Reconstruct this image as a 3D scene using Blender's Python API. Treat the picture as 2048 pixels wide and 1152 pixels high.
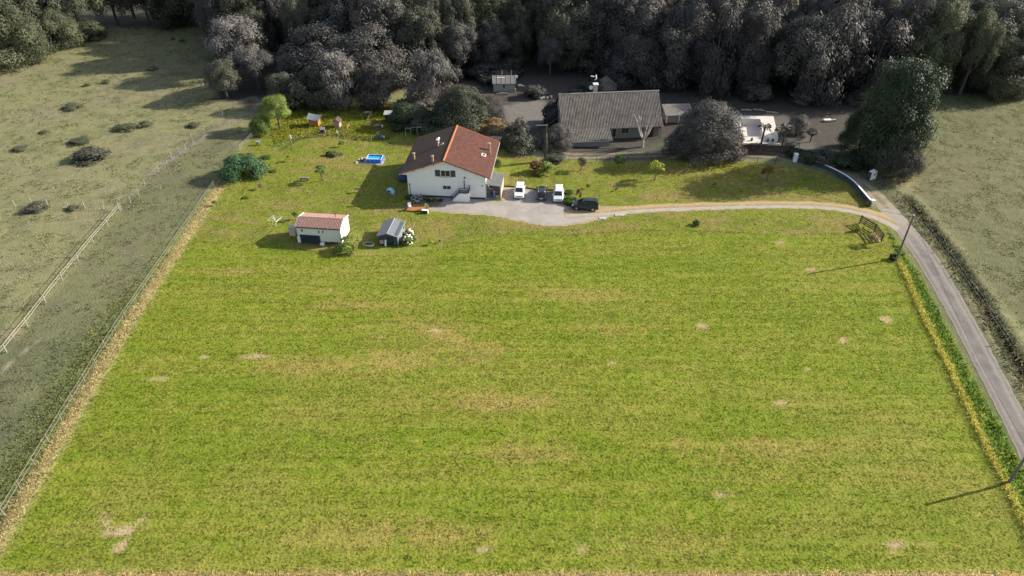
import bpy, math, random
import numpy as np
from mathutils import Vector, Matrix
for o in list(bpy.data.objects): bpy.data.objects.remove(o)
SC = bpy.context.scene
COL = SC.collection
R = math.radians
random.seed(7); RNG = np.random.default_rng(7)

# ------------------------------------------------------------------ camera, sky, sun, exposure
CAM_H, TILT, FPX = 55.0, R(36), 1365.0
cam = bpy.data.cameras.new('camera'); cam.sensor_width = 36; cam.lens = 36*FPX/2048; cam.clip_end = 3000; cam.clip_start = 1
camo = bpy.data.objects.new('camera', cam); COL.objects.link(camo)
camo.location = (0, 0, CAM_H); camo.rotation_euler = (math.pi/2-TILT, 0, 0); SC.camera = camo
SUN_EL, SUN_AZ = R(27.0), R(15.0)          # azimuth from +X towards +Y
sdir = Vector((math.cos(SUN_EL)*math.cos(SUN_AZ), math.cos(SUN_EL)*math.sin(SUN_AZ), math.sin(SUN_EL)))
W = bpy.data.worlds.new('World'); SC.world = W; W.use_nodes = True
wn = W.node_tree; bg = wn.nodes['Background']; bg.inputs[1].default_value = 0.11
sky = wn.nodes.new('ShaderNodeTexSky'); sky.sky_type = 'NISHITA'; sky.sun_disc = False
sky.sun_elevation = SUN_EL; sky.sun_rotation = math.pi/2-SUN_AZ; sky.air_density = 1.0; sky.dust_density = 1.5
hs = wn.nodes.new('ShaderNodeHueSaturation'); hs.inputs['Saturation'].default_value = 0.72      # a milky, hazy sky
wn.links.new(sky.outputs[0], hs.inputs['Color']); wn.links.new(hs.outputs[0], bg.inputs[0])
sun = bpy.data.lights.new('sun', 'SUN'); sun.energy = 5.0; sun.angle = R(0.5); sun.color = (1.0, 0.92, 0.78)
suno = bpy.data.objects.new('sun', sun); COL.objects.link(suno)
suno.rotation_euler = sdir.to_track_quat('Z', 'Y').to_euler(); suno.location = (60, 60, 80)
SC.view_settings.view_transform = 'Standard'; SC.view_settings.look = 'None'
SC.view_settings.exposure = 0.92; SC.view_settings.gamma = 1.0; SC.view_settings.use_curve_mapping = False

# ------------------------------------------------------------------ where a sight line of the photograph meets the place
FW = np.array([0, math.cos(TILT), -math.sin(TILT)]); UP = np.array([0, math.sin(TILT), math.cos(TILT)])
EYE = np.array([0, 0, CAM_H])
def ray(px, py): return np.array([(px-1024)/FPX, 0, 0])+FW-UP*(py-576)/FPX
def G(px, py, z=0.0):
    d = ray(px, py); t = (z-CAM_H)/d[2]; return (d[0]*t, d[1]*t)
def G3(px, py, z=0.0): x, y = G(px, py, z); return (x, y, z)
def PR(x, y, z):
    v = np.array([x, y, z-CAM_H]); c = v@FW; return (1024+FPX*v[0]/c, 576-FPX*(v@UP)/c)
def depth(x, y, z=0): return np.array([x, y, z-CAM_H])@FW
def on_plane(px, py, p, n):
    d = ray(px, py); p = np.array(p); n = np.array(n); t = ((p-EYE)@n)/(d@n); return EYE+d*t
def height_to(x, y, py):          # height of a point above (x, y) seen at row py
    lo, hi = 0.0, 45.0
    for _ in range(40):
        m = (lo+hi)/2
        if PR(x, y, m)[1] > py: lo = m
        else: hi = m
    return lo

# ------------------------------------------------------------------ noise on arrays
def _h(ix, iy, s):
    n = (ix.astype(np.int64)*374761393+iy.astype(np.int64)*668265263+s*974711) & 0x7fffffff
    n = ((n ^ (n >> 13))*1274126177) & 0x7fffffff
    return ((n ^ (n >> 16)) & 0xffff)/65535.0
def vn(x, y, s=0):
    x = np.asarray(x, float); y = np.asarray(y, float)
    ix = np.floor(x); iy = np.floor(y); fx = x-ix; fy = y-iy
    fx = fx*fx*(3-2*fx); fy = fy*fy*(3-2*fy)
    a = _h(ix, iy, s); b = _h(ix+1, iy, s); c = _h(ix, iy+1, s); d = _h(ix+1, iy+1, s)
    return (a*(1-fx)+b*fx)*(1-fy)+(c*(1-fx)+d*fx)*fy
def fbm(x, y, s=0, o=4):
    t = 0; a = 0.5; n = 0
    for i in range(o):
        t = t+a*vn(x*2**i, y*2**i, s+i*17); n += a; a *= 0.55
    return t/n
def sstep(a, b, x):
    t = np.clip((x-a)/(b-a), 0, 1); return t*t*(3-2*t)
def dist_line(x, y, pts):
    d = np.full(np.shape(x), 1e9)
    for (ax, ay), (bx, by) in zip(pts[:-1], pts[1:]):
        ux, uy = bx-ax, by-ay; L = ux*ux+uy*uy
        t = np.clip(((x-ax)*ux+(y-ay)*uy)/L, 0, 1)
        d = np.minimum(d, np.hypot(x-ax-t*ux, y-ay-t*uy))
    return d
def sdf(x, y, poly):              # positive inside
    inside = np.zeros(np.shape(x), bool)
    n = len(poly)
    for i in range(n):
        (ax, ay), (bx, by) = poly[i], poly[(i+1) % n]
        if ay == by: continue
        c = ((ay > y) != (by > y)) & (x < (bx-ax)*(y-ay)/(by-ay)+ax); inside ^= c
    d = dist_line(x, y, list(poly)+[poly[0]])
    return np.where(inside, d, -d)
def GP(pts): return [G(*p) for p in pts]

# ------------------------------------------------------------------ materials
MATS = {}
def new_mat(name):
    m = bpy.data.materials.new(name); m.use_nodes = True; nt = m.node_tree
    for n in list(nt.nodes): nt.nodes.remove(n)
    out = nt.nodes.new('ShaderNodeOutputMaterial'); return m, nt, out
def mat(name, c, rough=0.7, metal=0.0, vary=0.18, scale=3.0, bump=0.0, bscale=20.0, spec=0.3, coat=0.0, c2=None, stretch=None):
    if name in MATS: return MATS[name]
    m, nt, out = new_mat(name); N = nt.nodes.new; L = nt.links.new
    b = N('ShaderNodeBsdfPrincipled'); L(b.outputs[0], out.inputs[0])
    b.inputs['Roughness'].default_value = rough; b.inputs['Metallic'].default_value = metal
    b.inputs['Specular IOR Level'].default_value = spec
    if coat: b.inputs['Coat Weight'].default_value = coat
    tc = N('ShaderNodeTexCoord'); mp = N('ShaderNodeMapping'); L(tc.outputs['Object'], mp.inputs[0])
    if stretch: mp.inputs['Scale'].default_value = stretch
    no = N('ShaderNodeTexNoise'); no.inputs['Scale'].default_value = scale; no.inputs['Detail'].default_value = 5; no.inputs['Roughness'].default_value = 0.65
    L(mp.outputs[0], no.inputs[0])
    mx = N('ShaderNodeMix'); mx.data_type = 'RGBA'
    d = c2 if c2 else tuple(max(0, v*(1-vary)) for v in c); e = tuple(min(1, v*(1+vary)) for v in c)
    mx.inputs[6].default_value = (*d, 1); mx.inputs[7].default_value = (*e, 1)
    rm = N('ShaderNodeMapRange'); rm.inputs[1].default_value = 0.3; rm.inputs[2].default_value = 0.7
    L(no.outputs[0], rm.inputs[0]); L(rm.outputs[0], mx.inputs[0]); L(mx.outputs[2], b.inputs['Base Color'])
    if bump:
        n2 = N('ShaderNodeTexNoise'); n2.inputs['Scale'].default_value = bscale; n2.inputs['Detail'].default_value = 4; L(mp.outputs[0], n2.inputs[0])
        bp = N('ShaderNodeBump'); bp.inputs['Strength'].default_value = bump; bp.inputs['Distance'].default_value = 0.05
        L(n2.outputs[0], bp.inputs['Height']); L(bp.outputs[0], b.inputs['Normal'])
    MATS[name] = m; return m
def leaf_mat(name, c, trans=0.25, rnd=0.3):
    if name in MATS: return MATS[name]
    m, nt, out = new_mat(name); N = nt.nodes.new; L = nt.links.new
    at = N('ShaderNodeAttribute'); at.attribute_name = 'tint'
    oi = N('ShaderNodeObjectInfo')
    rm = N('ShaderNodeMapRange'); rm.inputs[3].default_value = 1-rnd; rm.inputs[4].default_value = 1+rnd; L(oi.outputs['Random'], rm.inputs[0])
    mu = N('ShaderNodeMix'); mu.data_type = 'RGBA'; mu.blend_type = 'MULTIPLY'; mu.inputs[0].default_value = 1
    mu.inputs[7].default_value = (*c, 1); L(at.outputs['Color'], mu.inputs[6])
    vm = N('ShaderNodeVectorMath'); vm.operation = 'SCALE'; L(mu.outputs[2], vm.inputs[0]); L(rm.outputs[0], vm.inputs['Scale'])
    d = N('ShaderNodeBsdfPrincipled'); d.inputs['Roughness'].default_value = 0.6; d.inputs['Specular IOR Level'].default_value = 0.25
    t = N('ShaderNodeBsdfTranslucent'); x = N('ShaderNodeMixShader'); x.inputs[0].default_value = trans
    L(vm.outputs[0], d.inputs['Base Color']); L(vm.outputs[0], t.inputs[0]); L(d.outputs[0], x.inputs[1]); L(t.outputs[0], x.inputs[2]); L(x.outputs[0], out.inputs[0])
    MATS[name] = m; return m
def col_mat(name, attr='Col', rough=0.9, trans=0.0, gain=1.0, n1=(0.5, 0.25), n2=(4.0, 0.35), bump=0.5, bscale=5.0, aniso=(1, 1, 1)):
    """colour comes from an attribute (the kind of ground), broken up by two noises"""
    m, nt, out = new_mat(name); N = nt.nodes.new; L = nt.links.new
    at = N('ShaderNodeAttribute'); at.attribute_name = attr
    ge = N('ShaderNodeNewGeometry'); mp = N('ShaderNodeMapping'); mp.inputs['Scale'].default_value = aniso; L(ge.outputs['Position'], mp.inputs[0])
    prev = at.outputs['Color']
    if gain != 1.0:
        vm = N('ShaderNodeVectorMath'); vm.operation = 'SCALE'; vm.inputs['Scale'].default_value = gain; L(prev, vm.inputs[0]); prev = vm.outputs[0]
    for sc, am in (n1, n2):
        no = N('ShaderNodeTexNoise'); no.inputs['Scale'].default_value = sc; no.inputs['Detail'].default_value = 6; no.inputs['Roughness'].default_value = 0.7
        L(mp.outputs[0], no.inputs[0])
        rm = N('ShaderNodeMapRange'); rm.inputs[1].default_value = 0.25; rm.inputs[2].default_value = 0.75; rm.inputs[3].default_value = 1-am; rm.inputs[4].default_value = 1+am
        L(no.outputs[0], rm.inputs[0])
        vm = N('ShaderNodeVectorMath'); vm.operation = 'SCALE'; L(prev, vm.inputs[0]); L(rm.outputs[0], vm.inputs['Scale']); prev = vm.outputs[0]
    b = N('ShaderNodeBsdfPrincipled'); b.inputs['Roughness'].default_value = rough; b.inputs['Specular IOR Level'].default_value = 0.1
    L(prev, b.inputs['Base Color'])
    if bump:
        no = N('ShaderNodeTexNoise'); no.inputs['Scale'].default_value = bscale; no.inputs['Detail'].default_value = 5; L(ge.outputs['Position'], no.inputs[0])
        bp = N('ShaderNodeBump'); bp.inputs['Strength'].default_value = bump; bp.inputs['Distance'].default_value = 0.15; L(no.outputs[0], bp.inputs['Height']); L(bp.outputs[0], b.inputs['Normal'])
    if trans:
        t = N('ShaderNodeBsdfTranslucent'); L(prev, t.inputs[0]); x = N('ShaderNodeMixShader'); x.inputs[0].default_value = trans
        L(b.outputs[0], x.inputs[1]); L(t.outputs[0], x.inputs[2]); L(x.outputs[0], out.inputs[0])
    else: L(b.outputs[0], out.inputs[0])
    MATS[name] = m; return m
def plain_stripe_mat(): pass

# ------------------------------------------------------------------ mesh building
class MB:
    def __init__(s): s.v = []; s.f = []
    def add(s, vs, fs):
        b = len(s.v); s.v += [tuple(map(float, p)) for p in vs]; s.f += [tuple(b+i for i in f) for f in fs]; return s
    def box(s, c, d, rz=0.0, taper=1.0, tilt=None):
        x, y, z = (k/2 for k in d); P = []
        for zz, k in ((-z, 1), (z, taper)):
            for xx, yy in ((-x, -y), (x, -y), (x, y), (-x, y)): P.append(Vector((xx*k, yy*k, zz)))
        M = Matrix.Rotation(rz, 3, 'Z')
        if tilt: M = M @ Matrix.Rotation(tilt[1], 3, tilt[0])
        P = [M @ p+Vector(c) for p in P]
        return s.add(P, [(0, 3, 2, 1), (4, 5, 6, 7), (0, 1, 5, 4), (1, 2, 6, 5), (2, 3, 7, 6), (3, 0, 4, 7)])
    def bev(s, c, d, b=0.03, rz=0.0):
        x, y, z = (k/2 for k in d); b = min(b, x*.9, y*.9, z*.9); rings = []
        for zz, i in ((-z, b), (-z+b, 0), (z-b, 0), (z, b)):
            r = []
            for sx, sy in ((-1, -1), (1, -1), (1, 1), (-1, 1)):
                a = (sx*(x-i), sy*(y-b-i*0)); q = (sx*(x-b-i*0), sy*(y-i))
                r += [a, q] if sx*sy < 0 else [q, a]
            rings.append([(px, py, zz) for px, py in r])
        M = Matrix.Rotation(rz, 3, 'Z')
        vs = [M @ Vector(p)+Vector(c) for r in rings for p in r]; fs = [tuple(range(7, -1, -1)), tuple(range(24, 32))]
        for k in range(3):
            for i in range(8): fs.append((k*8+i, k*8+(i+1) % 8, k*8+8+(i+1) % 8, k*8+8+i))
        return s.add(vs, fs)
    def tube(s, pts, rad, n=8, cap=True):
        pts = [Vector(p) for p in pts]; rad = rad if hasattr(rad, '__len__') else [rad]*len(pts)
        vs = []; fs = []; m = len(pts)
        for i, p in enumerate(pts):
            t = (pts[min(i+1, m-1)]-pts[max(i-1, 0)]).normalized()
            a = t.orthogonal().normalized() if i == 0 else (a-t*a.dot(t)).normalized()
            bb = t.cross(a)
            for k in range(n):
                w = 2*math.pi*k/n; vs.append(p+(a*math.cos(w)+bb*math.sin(w))*rad[i])
        for i in range(m-1):
            for k in range(n): fs.append((i*n+k, i*n+(k+1) % n, (i+1)*n+(k+1) % n, (i+1)*n+k))
        if cap: fs += [tuple(range(n-1, -1, -1)), tuple(range((m-1)*n, m*n))]
        return s.add(vs, fs)
    def lathe(s, prof, c=(0, 0, 0), n=16, sy=1.0):
        vs = []; fs = []
        for r, z in prof:
            for k in range(n): w = 2*math.pi*k/n; vs.append((c[0]+r*math.cos(w), c[1]+r*math.sin(w)*sy, c[2]+z))
        for i in range(len(prof)-1):
            for k in range(n): fs.append((i*n+k, i*n+(k+1) % n, (i+1)*n+(k+1) % n, (i+1)*n+k))
        fs += [tuple(range(n-1, -1, -1)), tuple(range((len(prof)-1)*n, len(prof)*n))]
        return s.add(vs, fs)
    def prism(s, poly, axis, a, b):
        """poly in the two other axes, pushed out from a to b along axis 'X','Y','Z'"""
        def P(u, v, w): return {'X': (w, u, v), 'Y': (u, w, v), 'Z': (u, v, w)}[axis]
        n = len(poly); vs = [P(u, v, a) for u, v in poly]+[P(u, v, b) for u, v in poly]
        return s.add(vs, [tuple(range(n-1, -1, -1)), tuple(range(n, 2*n))]+[(i, (i+1) % n, n+(i+1) % n, n+i) for i in range(n)])
    def slab(s, p, th):
        """four corners (counter-clockwise from outside) given thickness inwards"""
        p = [Vector(q) for q in p]; n = (p[1]-p[0]).cross(p[3]-p[0]).normalized()
        m = len(p); q = [a-n*th for a in p]
        return s.add(p+q, [tuple(range(m)), tuple(range(2*m-1, m-1, -1))]+[(i, m+i, m+(i+1) % m, (i+1) % m) for i in range(m)])
    def wavy(s, p00, p10, p11, p01, period=0.3, amp=0.04, rows=18, step=0.03, seg=4, lift=0.02):
        """tile courses: p00-p10 runs along the eave, p01-p11 along the ridge"""
        p00, p10, p11, p01 = map(Vector, (p00, p10, p11, p01)); n = (p10-p00).cross(p01-p00).normalized()
        nu = max(2, int((p10-p00).length/period))*seg; vs = []; fs = []; rr = random.Random(3)
        for j in range(rows):
            for e in (0, 1):
                t = (j+e)/rows
                for i in range(nu+1):
                    u = i/nu; q = (p00*(1-u)+p10*u)*(1-t)+(p01*(1-u)+p11*u)*t
                    h = amp*(0.5+0.5*math.cos(2*math.pi*i/seg))+(step if e == 0 else 0)+lift
                    vs.append(q+n*h)
        w = nu+1
        for j in range(rows):
            a = 2*j*w
            for i in range(nu): fs.append((a+i, a+i+1, a+w+i+1, a+w+i))
            if j < rows-1:
                for i in range(nu): fs.append((a+w+i, a+w+i+1, a+2*w+i+1, a+2*w+i))
        return s.add(vs, fs)
    def mesh(s, name):
        me = bpy.data.meshes.new(name); me.from_pydata(s.v, [], s.f); me.validate(); me.update(); return me
def link(name, me, m, parent=None, loc=(0, 0, 0), rz=0.0, smooth=False, **props):
    o = bpy.data.objects.new(name, me); COL.objects.link(o)
    if me is not None and m is not None and not me.materials: me.materials.append(m)
    o.location = loc; o.rotation_euler = (0, 0, rz)
    if parent: o.parent = parent
    for k, v in props.items():
        if v is not None: o[k] = v
    if smooth and me is not None:
        me.polygons.foreach_set('use_smooth', [True]*len(me.polygons))
    return o
def part(name, mb, m, parent, smooth=False, **props): return link(name, mb.mesh(name), m, parent, smooth=smooth, **props)
def thing(name, label, cat, loc=(0, 0, 0), rz=0.0, group=None): return link(name, None, None, None, loc, rz, label=label, category=cat, group=group)
def solo(name, label, cat, mb, m, loc=(0, 0, 0), rz=0.0, group=None, smooth=False): return link(name, mb.mesh(name), m, None, loc, rz, smooth, label=label, category=cat, group=group)
def np_mesh(name, V, F, colors=None, attr='Col', smooth=False):
    """V (n,3); F (m,k) all the same k"""
    me = bpy.data.meshes.new(name); V = np.ascontiguousarray(V, np.float32); F = np.ascontiguousarray(F, np.int32); k = F.shape[1]
    me.vertices.add(len(V)); me.vertices.foreach_set('co', V.ravel())
    me.loops.add(F.size); me.loops.foreach_set('vertex_index', F.ravel())
    me.polygons.add(len(F)); me.polygons.foreach_set('loop_start', np.arange(0, F.size, k, dtype=np.int32))
    if smooth: me.polygons.foreach_set('use_smooth', np.ones(len(F), bool))
    me.update(calc_edges=True)
    if colors is not None:
        a = me.attributes.new(attr, 'FLOAT_COLOR', 'POINT'); c = np.ones((len(V), 4), np.float32); c[:, :3] = colors; a.data.foreach_set('color', c.ravel())
    return me

# ------------------------------------------------------------------ the lie of the land: outlines read off as ground points
FENCE_L = GP([(-60, 1150), (0, 1050), (120, 850), (215, 694), (251, 637), (339, 508), (400, 418), (440, 360), (480, 303), (517, 266)])
RIDGE_R = GP([(1797, 524), (1812, 552), (1845, 630), (1880, 700), (1920, 785), (1965, 880), (2010, 970), (2060, 1075), (2120, 1200)])
LANE = GP([(1702, 345), (1740, 378), (1776, 418), (1806, 455), (1840, 498), (1880, 560), (1925, 640), (1975, 735), (2030, 840), (2090, 960), (2170, 1130)])
DITCH = GP([(1812, 398), (1840, 432), (1872, 472), (1908, 522), (1960, 596), (2008, 680), (2060, 770), (2130, 900)])
PROPERTY = GP([(-60, 1150), (0, 1052), (215, 694), (339, 508), (440, 360), (480, 303), (517, 266), (540, 215), (640, 205), (740, 200), (800, 215), (850, 250), (930, 285), (1010, 300), (1090, 318), (1200, 323), (1480, 322), (1590, 334), (1650, 350), (1700, 372), (1742, 412), (1775, 446), (1806, 500), (1850, 590), (1900, 690), (1960, 810), (2060, 1020), (2200, 1300), (-200, 1400)])
LUSH = GP([(1770, 450), (1806, 500), (1850, 570), (1893, 650), (1945, 750), (2000, 850), (2060, 960), (2130, 1080), (2060, 1075), (2010, 970), (1965, 880), (1920, 785), (1880, 700), (1845, 630), (1812, 552), (1797, 524)])
FIELD = GP([(330, 512), (390, 483), (470, 488), (560, 492), (640, 505), (720, 513), (800, 512), (880, 498), (960, 480), (1040, 470), (1150, 470), (1260, 460), (1400, 462), (1560, 470), (1700, 468), (1790, 500), (1900, 700), (2060, 1080), (2200, 1400), (-200, 1400), (-60, 1150), (0, 1056), (215, 700)])
GARDEN_HENS = GP([(548, 290), (600, 275), (660, 268), (700, 275), (760, 280), (800, 262), (790, 225), (740, 205), (640, 205), (560, 225)])
NEIGH = GP([(800, 120), (870, 225), (935, 283), (1012, 298), (1090, 316), (1200, 321), (1480, 320), (1585, 318), (1640, 335), (1700, 345), (1760, 300), (1840, 210), (1900, 120), (1900, 40), (800, 40)])
WOODFLOOR = GP([(425, 60), (430, 200), (500, 215), (560, 205), (720, 195), (820, 175), (960, 160), (1100, 150), (1300, 165), (1460, 195), (1700, 195), (1840, 190), (2300, 190), (2500, -150), (420, -150)])
WOODLEFT = GP([(-400, 160), (0, 128), (90, 105), (205, 68), (215, 52), (430, 56), (430, -150), (-700, -150)])
PALEYARD = GP([(1002, 215), (1020, 205), (1080, 200), (1108, 214), (1100, 235), (1060, 255), (1030, 262), (1010, 245)])
TRACK_N = GP([(1020, 270), (1045, 292), (1085, 304), (1150, 309), (1250, 305), (1340, 303), (1480, 304), (1560, 312), (1640, 332), (1700, 350), (1740, 378)])
PATHW = GP([(430, 212), (470, 205), (505, 195), (525, 205), (505, 222), (470, 235), (430, 262), (350, 312), (300, 345)])
BUNG_O = np.array([9.13, 130.75]); BUNG_A = 0.10
def terrain(x, y):
    x = np.asarray(x, float); y = np.asarray(y, float)
    z = -0.75*np.exp(-(((x-21)/13.0)**4+((y-126)/9.0)**4))
    d = dist_line(x, y, DITCH); z = z-0.75*np.exp(-(d/0.75)**2)+0.12*np.exp(-((d-1.8)/0.9)**2)
    d = dist_line(x, y, RIDGE_R); z = z+0.22*np.exp(-(d/0.7)**2)
    m = sdf(x, y, PROPERTY)
    z = z+np.where(m < -1, 1, 0)*0.10*(fbm(x*0.7, y*0.7, 5, 3)-0.5)*sstep(-1, -4, m)
    ln = dist_line(x, y, LANE)
    return np.where(ln < 2.2, np.minimum(z, 0.0), z)
def tz(x, y): return float(terrain(np.array([x]), np.array([y]))[0])

C = lambda *a: np.array(a)
DRY = GP([(315, 757), (300, 760), (335, 752)]), 
PATCHES = [(1160, 1098, 1.1, 1.0), (243, 1092, .8, 1.1), (250, 1062, 1.3, .6), (215, 1066, .8, .4), (315, 758, 2.0, .7), (408, 714, .7, .5), (510, 713, 1.9, .7), (660, 581, .5, .5), (1405, 650, 1.0, 1.0), (1775, 640, 1.1, .9), (1687, 681, .8, .7), (1560, 806, .9, .7), (1445, 991, .8, .4), (1790, 1091, 1.0, .5), (1857, 1091, .7, .5), (760, 675, .7, .4), (1225, 725, .6, .4), (1585, 810, .4, .4), (965, 1098, .8, .5), (1560, 486, 1.6, .6), (1620, 540, 1.0, .5), (870, 660, 1.2, .4), (1615, 738, .6, .5), (1465, 990, .4, .3)]
TRAIL = GP([(205, 1030), (216, 1060), (236, 1068), (262, 1058)]); TRAIL2 = GP([(278, 1042), (290, 1036)])
PALES = [(640, 730, 9, 2.2), (800, 720, 9, 1.6), (920, 700, 5, 2.4), (940, 800, 8, 1.6), (1010, 806, 5, 1.2), (860, 650, 6, 2), (900, 668, 4, 2), (1220, 660, 4, 1.6), (700, 610, 6, 1.6), (1180, 590, 7, 1.4), (450, 545, 5, 1.2), (700, 1070, 8, 1.6), (900, 1060, 7, 1.5), (1300, 1085, 9, 1.2), (1050, 905, 6, 1.6), (1500, 900, 8, 2)]
def ground_colour(x, y):
    """albedo of the ground cover: which plants and soils grow where"""
    x = np.asarray(x, float); y = np.asarray(y, float); sh = x.shape
    def lay(c, a, col):
        a = a[..., None]; return c*(1-a)+np.asarray(col)*a
    n1 = fbm(x*0.08, y*0.08, 1); n2 = fbm(x*0.35, y*0.35, 2); n3 = fbm(x*1.3, y*1.3, 3, 3)
    c = np.ones(sh+(3,))*C(.180, .180, .086)                                    # pasture
    c = lay(c, sstep(.45, .7, n1)*.5, (.185, .165, .105)); c = lay(c, sstep(.5, .75, n2)*.75, (.118, .126, .062)); c = lay(c, sstep(.58, .75, n3)*.5, (.24, .20, .135))
    # grazed strip between the two fences
    pf = GP([(-20, 720), (8, 712), (243, 420), (275, 380), (345, 312), (427, 245)])
    strip = sdf(x, y, pf+[FENCE_L[8], FENCE_L[6], FENCE_L[4], FENCE_L[2], FENCE_L[0], G(-300, 1150)])
    a = sstep(-.5, .8, strip); c = lay(c, a, C(.136, .140, .070)); c = lay(c, a*sstep(.42, .62, n2)*.7, (.125, .12, .075)); c = lay(c, a*sstep(.5, .72, n1+.3*(n3-.5))*.5, (.100, .110, .054))
    near = sstep(78, 50, y)*sstep(-38, -50, x); c = lay(c, near*.5*sstep(.35, .6, n2), (.080, .094, .044))
    right = sstep(62, 66, x+.25*(110-y)*0)*sstep(-.5, .5, x-np.interp(y, [30, 60, 80, 100, 125, 150], [70, 66, 63, 68, 73, 74]))
    c = lay(c, right, C(.116, .121, .058)); c = lay(c, right*sstep(.45, .65, n2)*.5, (.106, .110, .054)); c = lay(c, right*sstep(.5, .7, n1)*.4, (.145, .134, .070)); c = lay(c, right*sstep(.60, .72, n3)*.5, (.19, .165, .10))
    d = dist_line(x, y, DITCH); c = lay(c, np.exp(-(d/1.0)**2)*.85, (.060, .062, .036)); c = lay(c, np.exp(-((d-1.9)/.7)**2)*.6*right, (.19, .17, .10))
    ln = dist_line(x, y, LANE); vg = sstep(5.5, 3.0, ln)*(sdf(x, y, PROPERTY) < 0); c = lay(c, vg*.8*(x > 40), (.088, .105, .050)); c = lay(c, np.exp(-((ln-2.2)/.35)**2)*.6*(x > 50), (.20, .17, .12))
    # woods and the neighbour's plot
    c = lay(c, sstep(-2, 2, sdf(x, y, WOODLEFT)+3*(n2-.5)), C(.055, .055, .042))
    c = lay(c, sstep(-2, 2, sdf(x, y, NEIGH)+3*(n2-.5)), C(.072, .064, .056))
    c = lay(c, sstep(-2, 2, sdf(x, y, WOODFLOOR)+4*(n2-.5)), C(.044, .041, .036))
    c = lay(c, sstep(-1, 1.2, sdf(x, y, PALEYARD)+3*(n2-.5)), C(.150, .138, .126))
    gy = GP([(1440, 225), (1570, 225), (1640, 300), (1600, 318), (1470, 300)]); c = lay(c, sstep(-1, 1, sdf(x, y, gy)), (.105, .098, .088))
    gl = GP([(1240, 300), (1340, 272), (1345, 300), (1190, 306)]); c = lay(c, sstep(-1, 1, sdf(x, y, gl))*.8, (.085, .092, .062))
    # the property: lawn, then mown field
    m = sdf(x, y, PROPERTY); a = sstep(-1.6, .8, m+1.4*(n2-.5))
    lawn = np.ones(sh+(3,))*C(.166, .190, .027)
    lawn = lay(lawn, sstep(.5, .72, n2)*.75, (.122, .152, .020)); lawn = lay(lawn, sstep(.50, .68, fbm(x*.16, y*.5, 9))*.55, (.235, .175, .070)); lawn = lay(lawn, sstep(.6, .75, n3)*.6, (.235, .165, .095))
    lawn = lay(lawn, sstep(62, 30, x-0*y)*sstep(14, 22, x)*sstep(104, 112, y)*.25, (.25, .19, .05))
    c = c*(1-a[..., None])+lawn*a[..., None]
    f = sstep(-.8, .9, sdf(x, y, FIELD)+2.0*(n2-.5))*a
    st = fbm(x*.03, y*1.5+.35*np.sin(x*.03), 11, 3); nb = fbm(x*2.2, y*2.2, 21, 3)
    fld = np.ones(sh+(3,))*C(.155, .192, .018)
    fld = lay(fld, sstep(.48, .66, nb)*.45, (.120, .180, .014)); fld = lay(fld, sstep(.52, .68, fbm(x*1.7, y*3.0, 31, 3))*.45, (.285, .25, .060))
    fld = lay(fld, sstep(.50, .66, st)*.20, (.255, .225, .052)); fld = lay(fld, sstep(.52, .36, st)*.14, (.115, .170, .014))
    fld = lay(fld, sstep(.45, .7, n1)*.35*sstep(75, 45, y), (.235, .20, .055))
    fld = lay(fld, sstep(.54, .66, fbm(x*.11, y*.4, 61))*.32, (.115, .165, .013)); fld = lay(fld, sstep(.55, .68, fbm(x*.07+9, y*.25, 62))*.30, (.225, .20, .045))
    for px, py, w, h in PALES:
        X, Y = G(px, py); e = ((x-X)/w)**2+((y-Y)/h)**2+2.4*(n3-.5)+3.0*(n2-.5); fld = lay(fld, sstep(1.5, -.2, e)*.40, (.31, .22, .08))
    for tr in ([(1735, 610), (1750, 656), (1770, 705), (1785, 745)], [(1790, 590), (1812, 640), (1834, 690), (1850, 740)], [(1440, 660), (1465, 760), (1480, 840)], [(1400, 680), (1420, 770), (1440, 850)], [(1180, 990), (1170, 1040), (1162, 1090)]): fld = lay(fld, np.exp(-(dist_line(x, y, GP(tr))/.45)**2)*.45*sstep(.3, .6, n2+.15), (.105, .150, .014))
    c = c*(1-f[..., None])+fld*f[..., None]
    hens = sstep(-.6, .6, sdf(x, y, GARDEN_HENS)); c = lay(c, hens, C(.165, .190, .024)); c = lay(c, hens*sstep(.45, .7, n3)*.8, (.23, .19, .035))
    c = lay(c, np.exp(-(dist_line(x, y, GP([(560, 300), (600, 277), (660, 270), (720, 276), (765, 281)]))/.5)**2)*.8, (.05, .065, .015))
    lu = sstep(-.5, .5, sdf(x, y, LUSH)); c = lay(c, lu, C(.075, .128, .018)); c = lay(c, lu*sstep(.5, .7, n3)*.7, (.155, .195, .028))
    # straw and bare earth
    dl = dist_line(x, y, FENCE_L); ins = (x > np.interp(y, [p[1] for p in FENCE_L], [p[0] for p in FENCE_L]))
    c = lay(c, np.exp(-((dl-.9)/.75)**2)*ins*.9*(y < 114), (.43, .36, .18)); c = lay(c, np.exp(-(dl/2.6)**2)*(~ins)*.55*sstep(108, 60, y), (.135, .158, .045))
    dr = dist_line(x, y, RIDGE_R); c = lay(c, np.exp(-(dr/.42)**2)*.95, (.37, .345, .070))
    yb = G(1024, 1153)[1]; c = lay(c, sstep(.55, .05, np.abs(y-yb)+.7*(n3-.5))*.8, (.42, .32, .15))
    for px, py, w, h in PATCHES:
        X, Y = G(px, py); e = ((x-X)/(w*.8))**2+((y-Y)/(h*.75))**2+2.6*(n3-.5)+1.2*(n2-.5); c = lay(c, sstep(1.3, .3, e)*.75, (.38, .275, .17))
    for t in (TRAIL, TRAIL2): c = lay(c, np.exp(-(dist_line(x, y, t)/.25)**2)*.8, (.38, .29, .18))
    # paths in the pasture and the two worn wheel tracks of the neighbour's drive
    c = lay(c, np.exp(-(dist_line(x, y, PATHW)/.9)**2)*.8, (.20, .175, .14))
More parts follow.
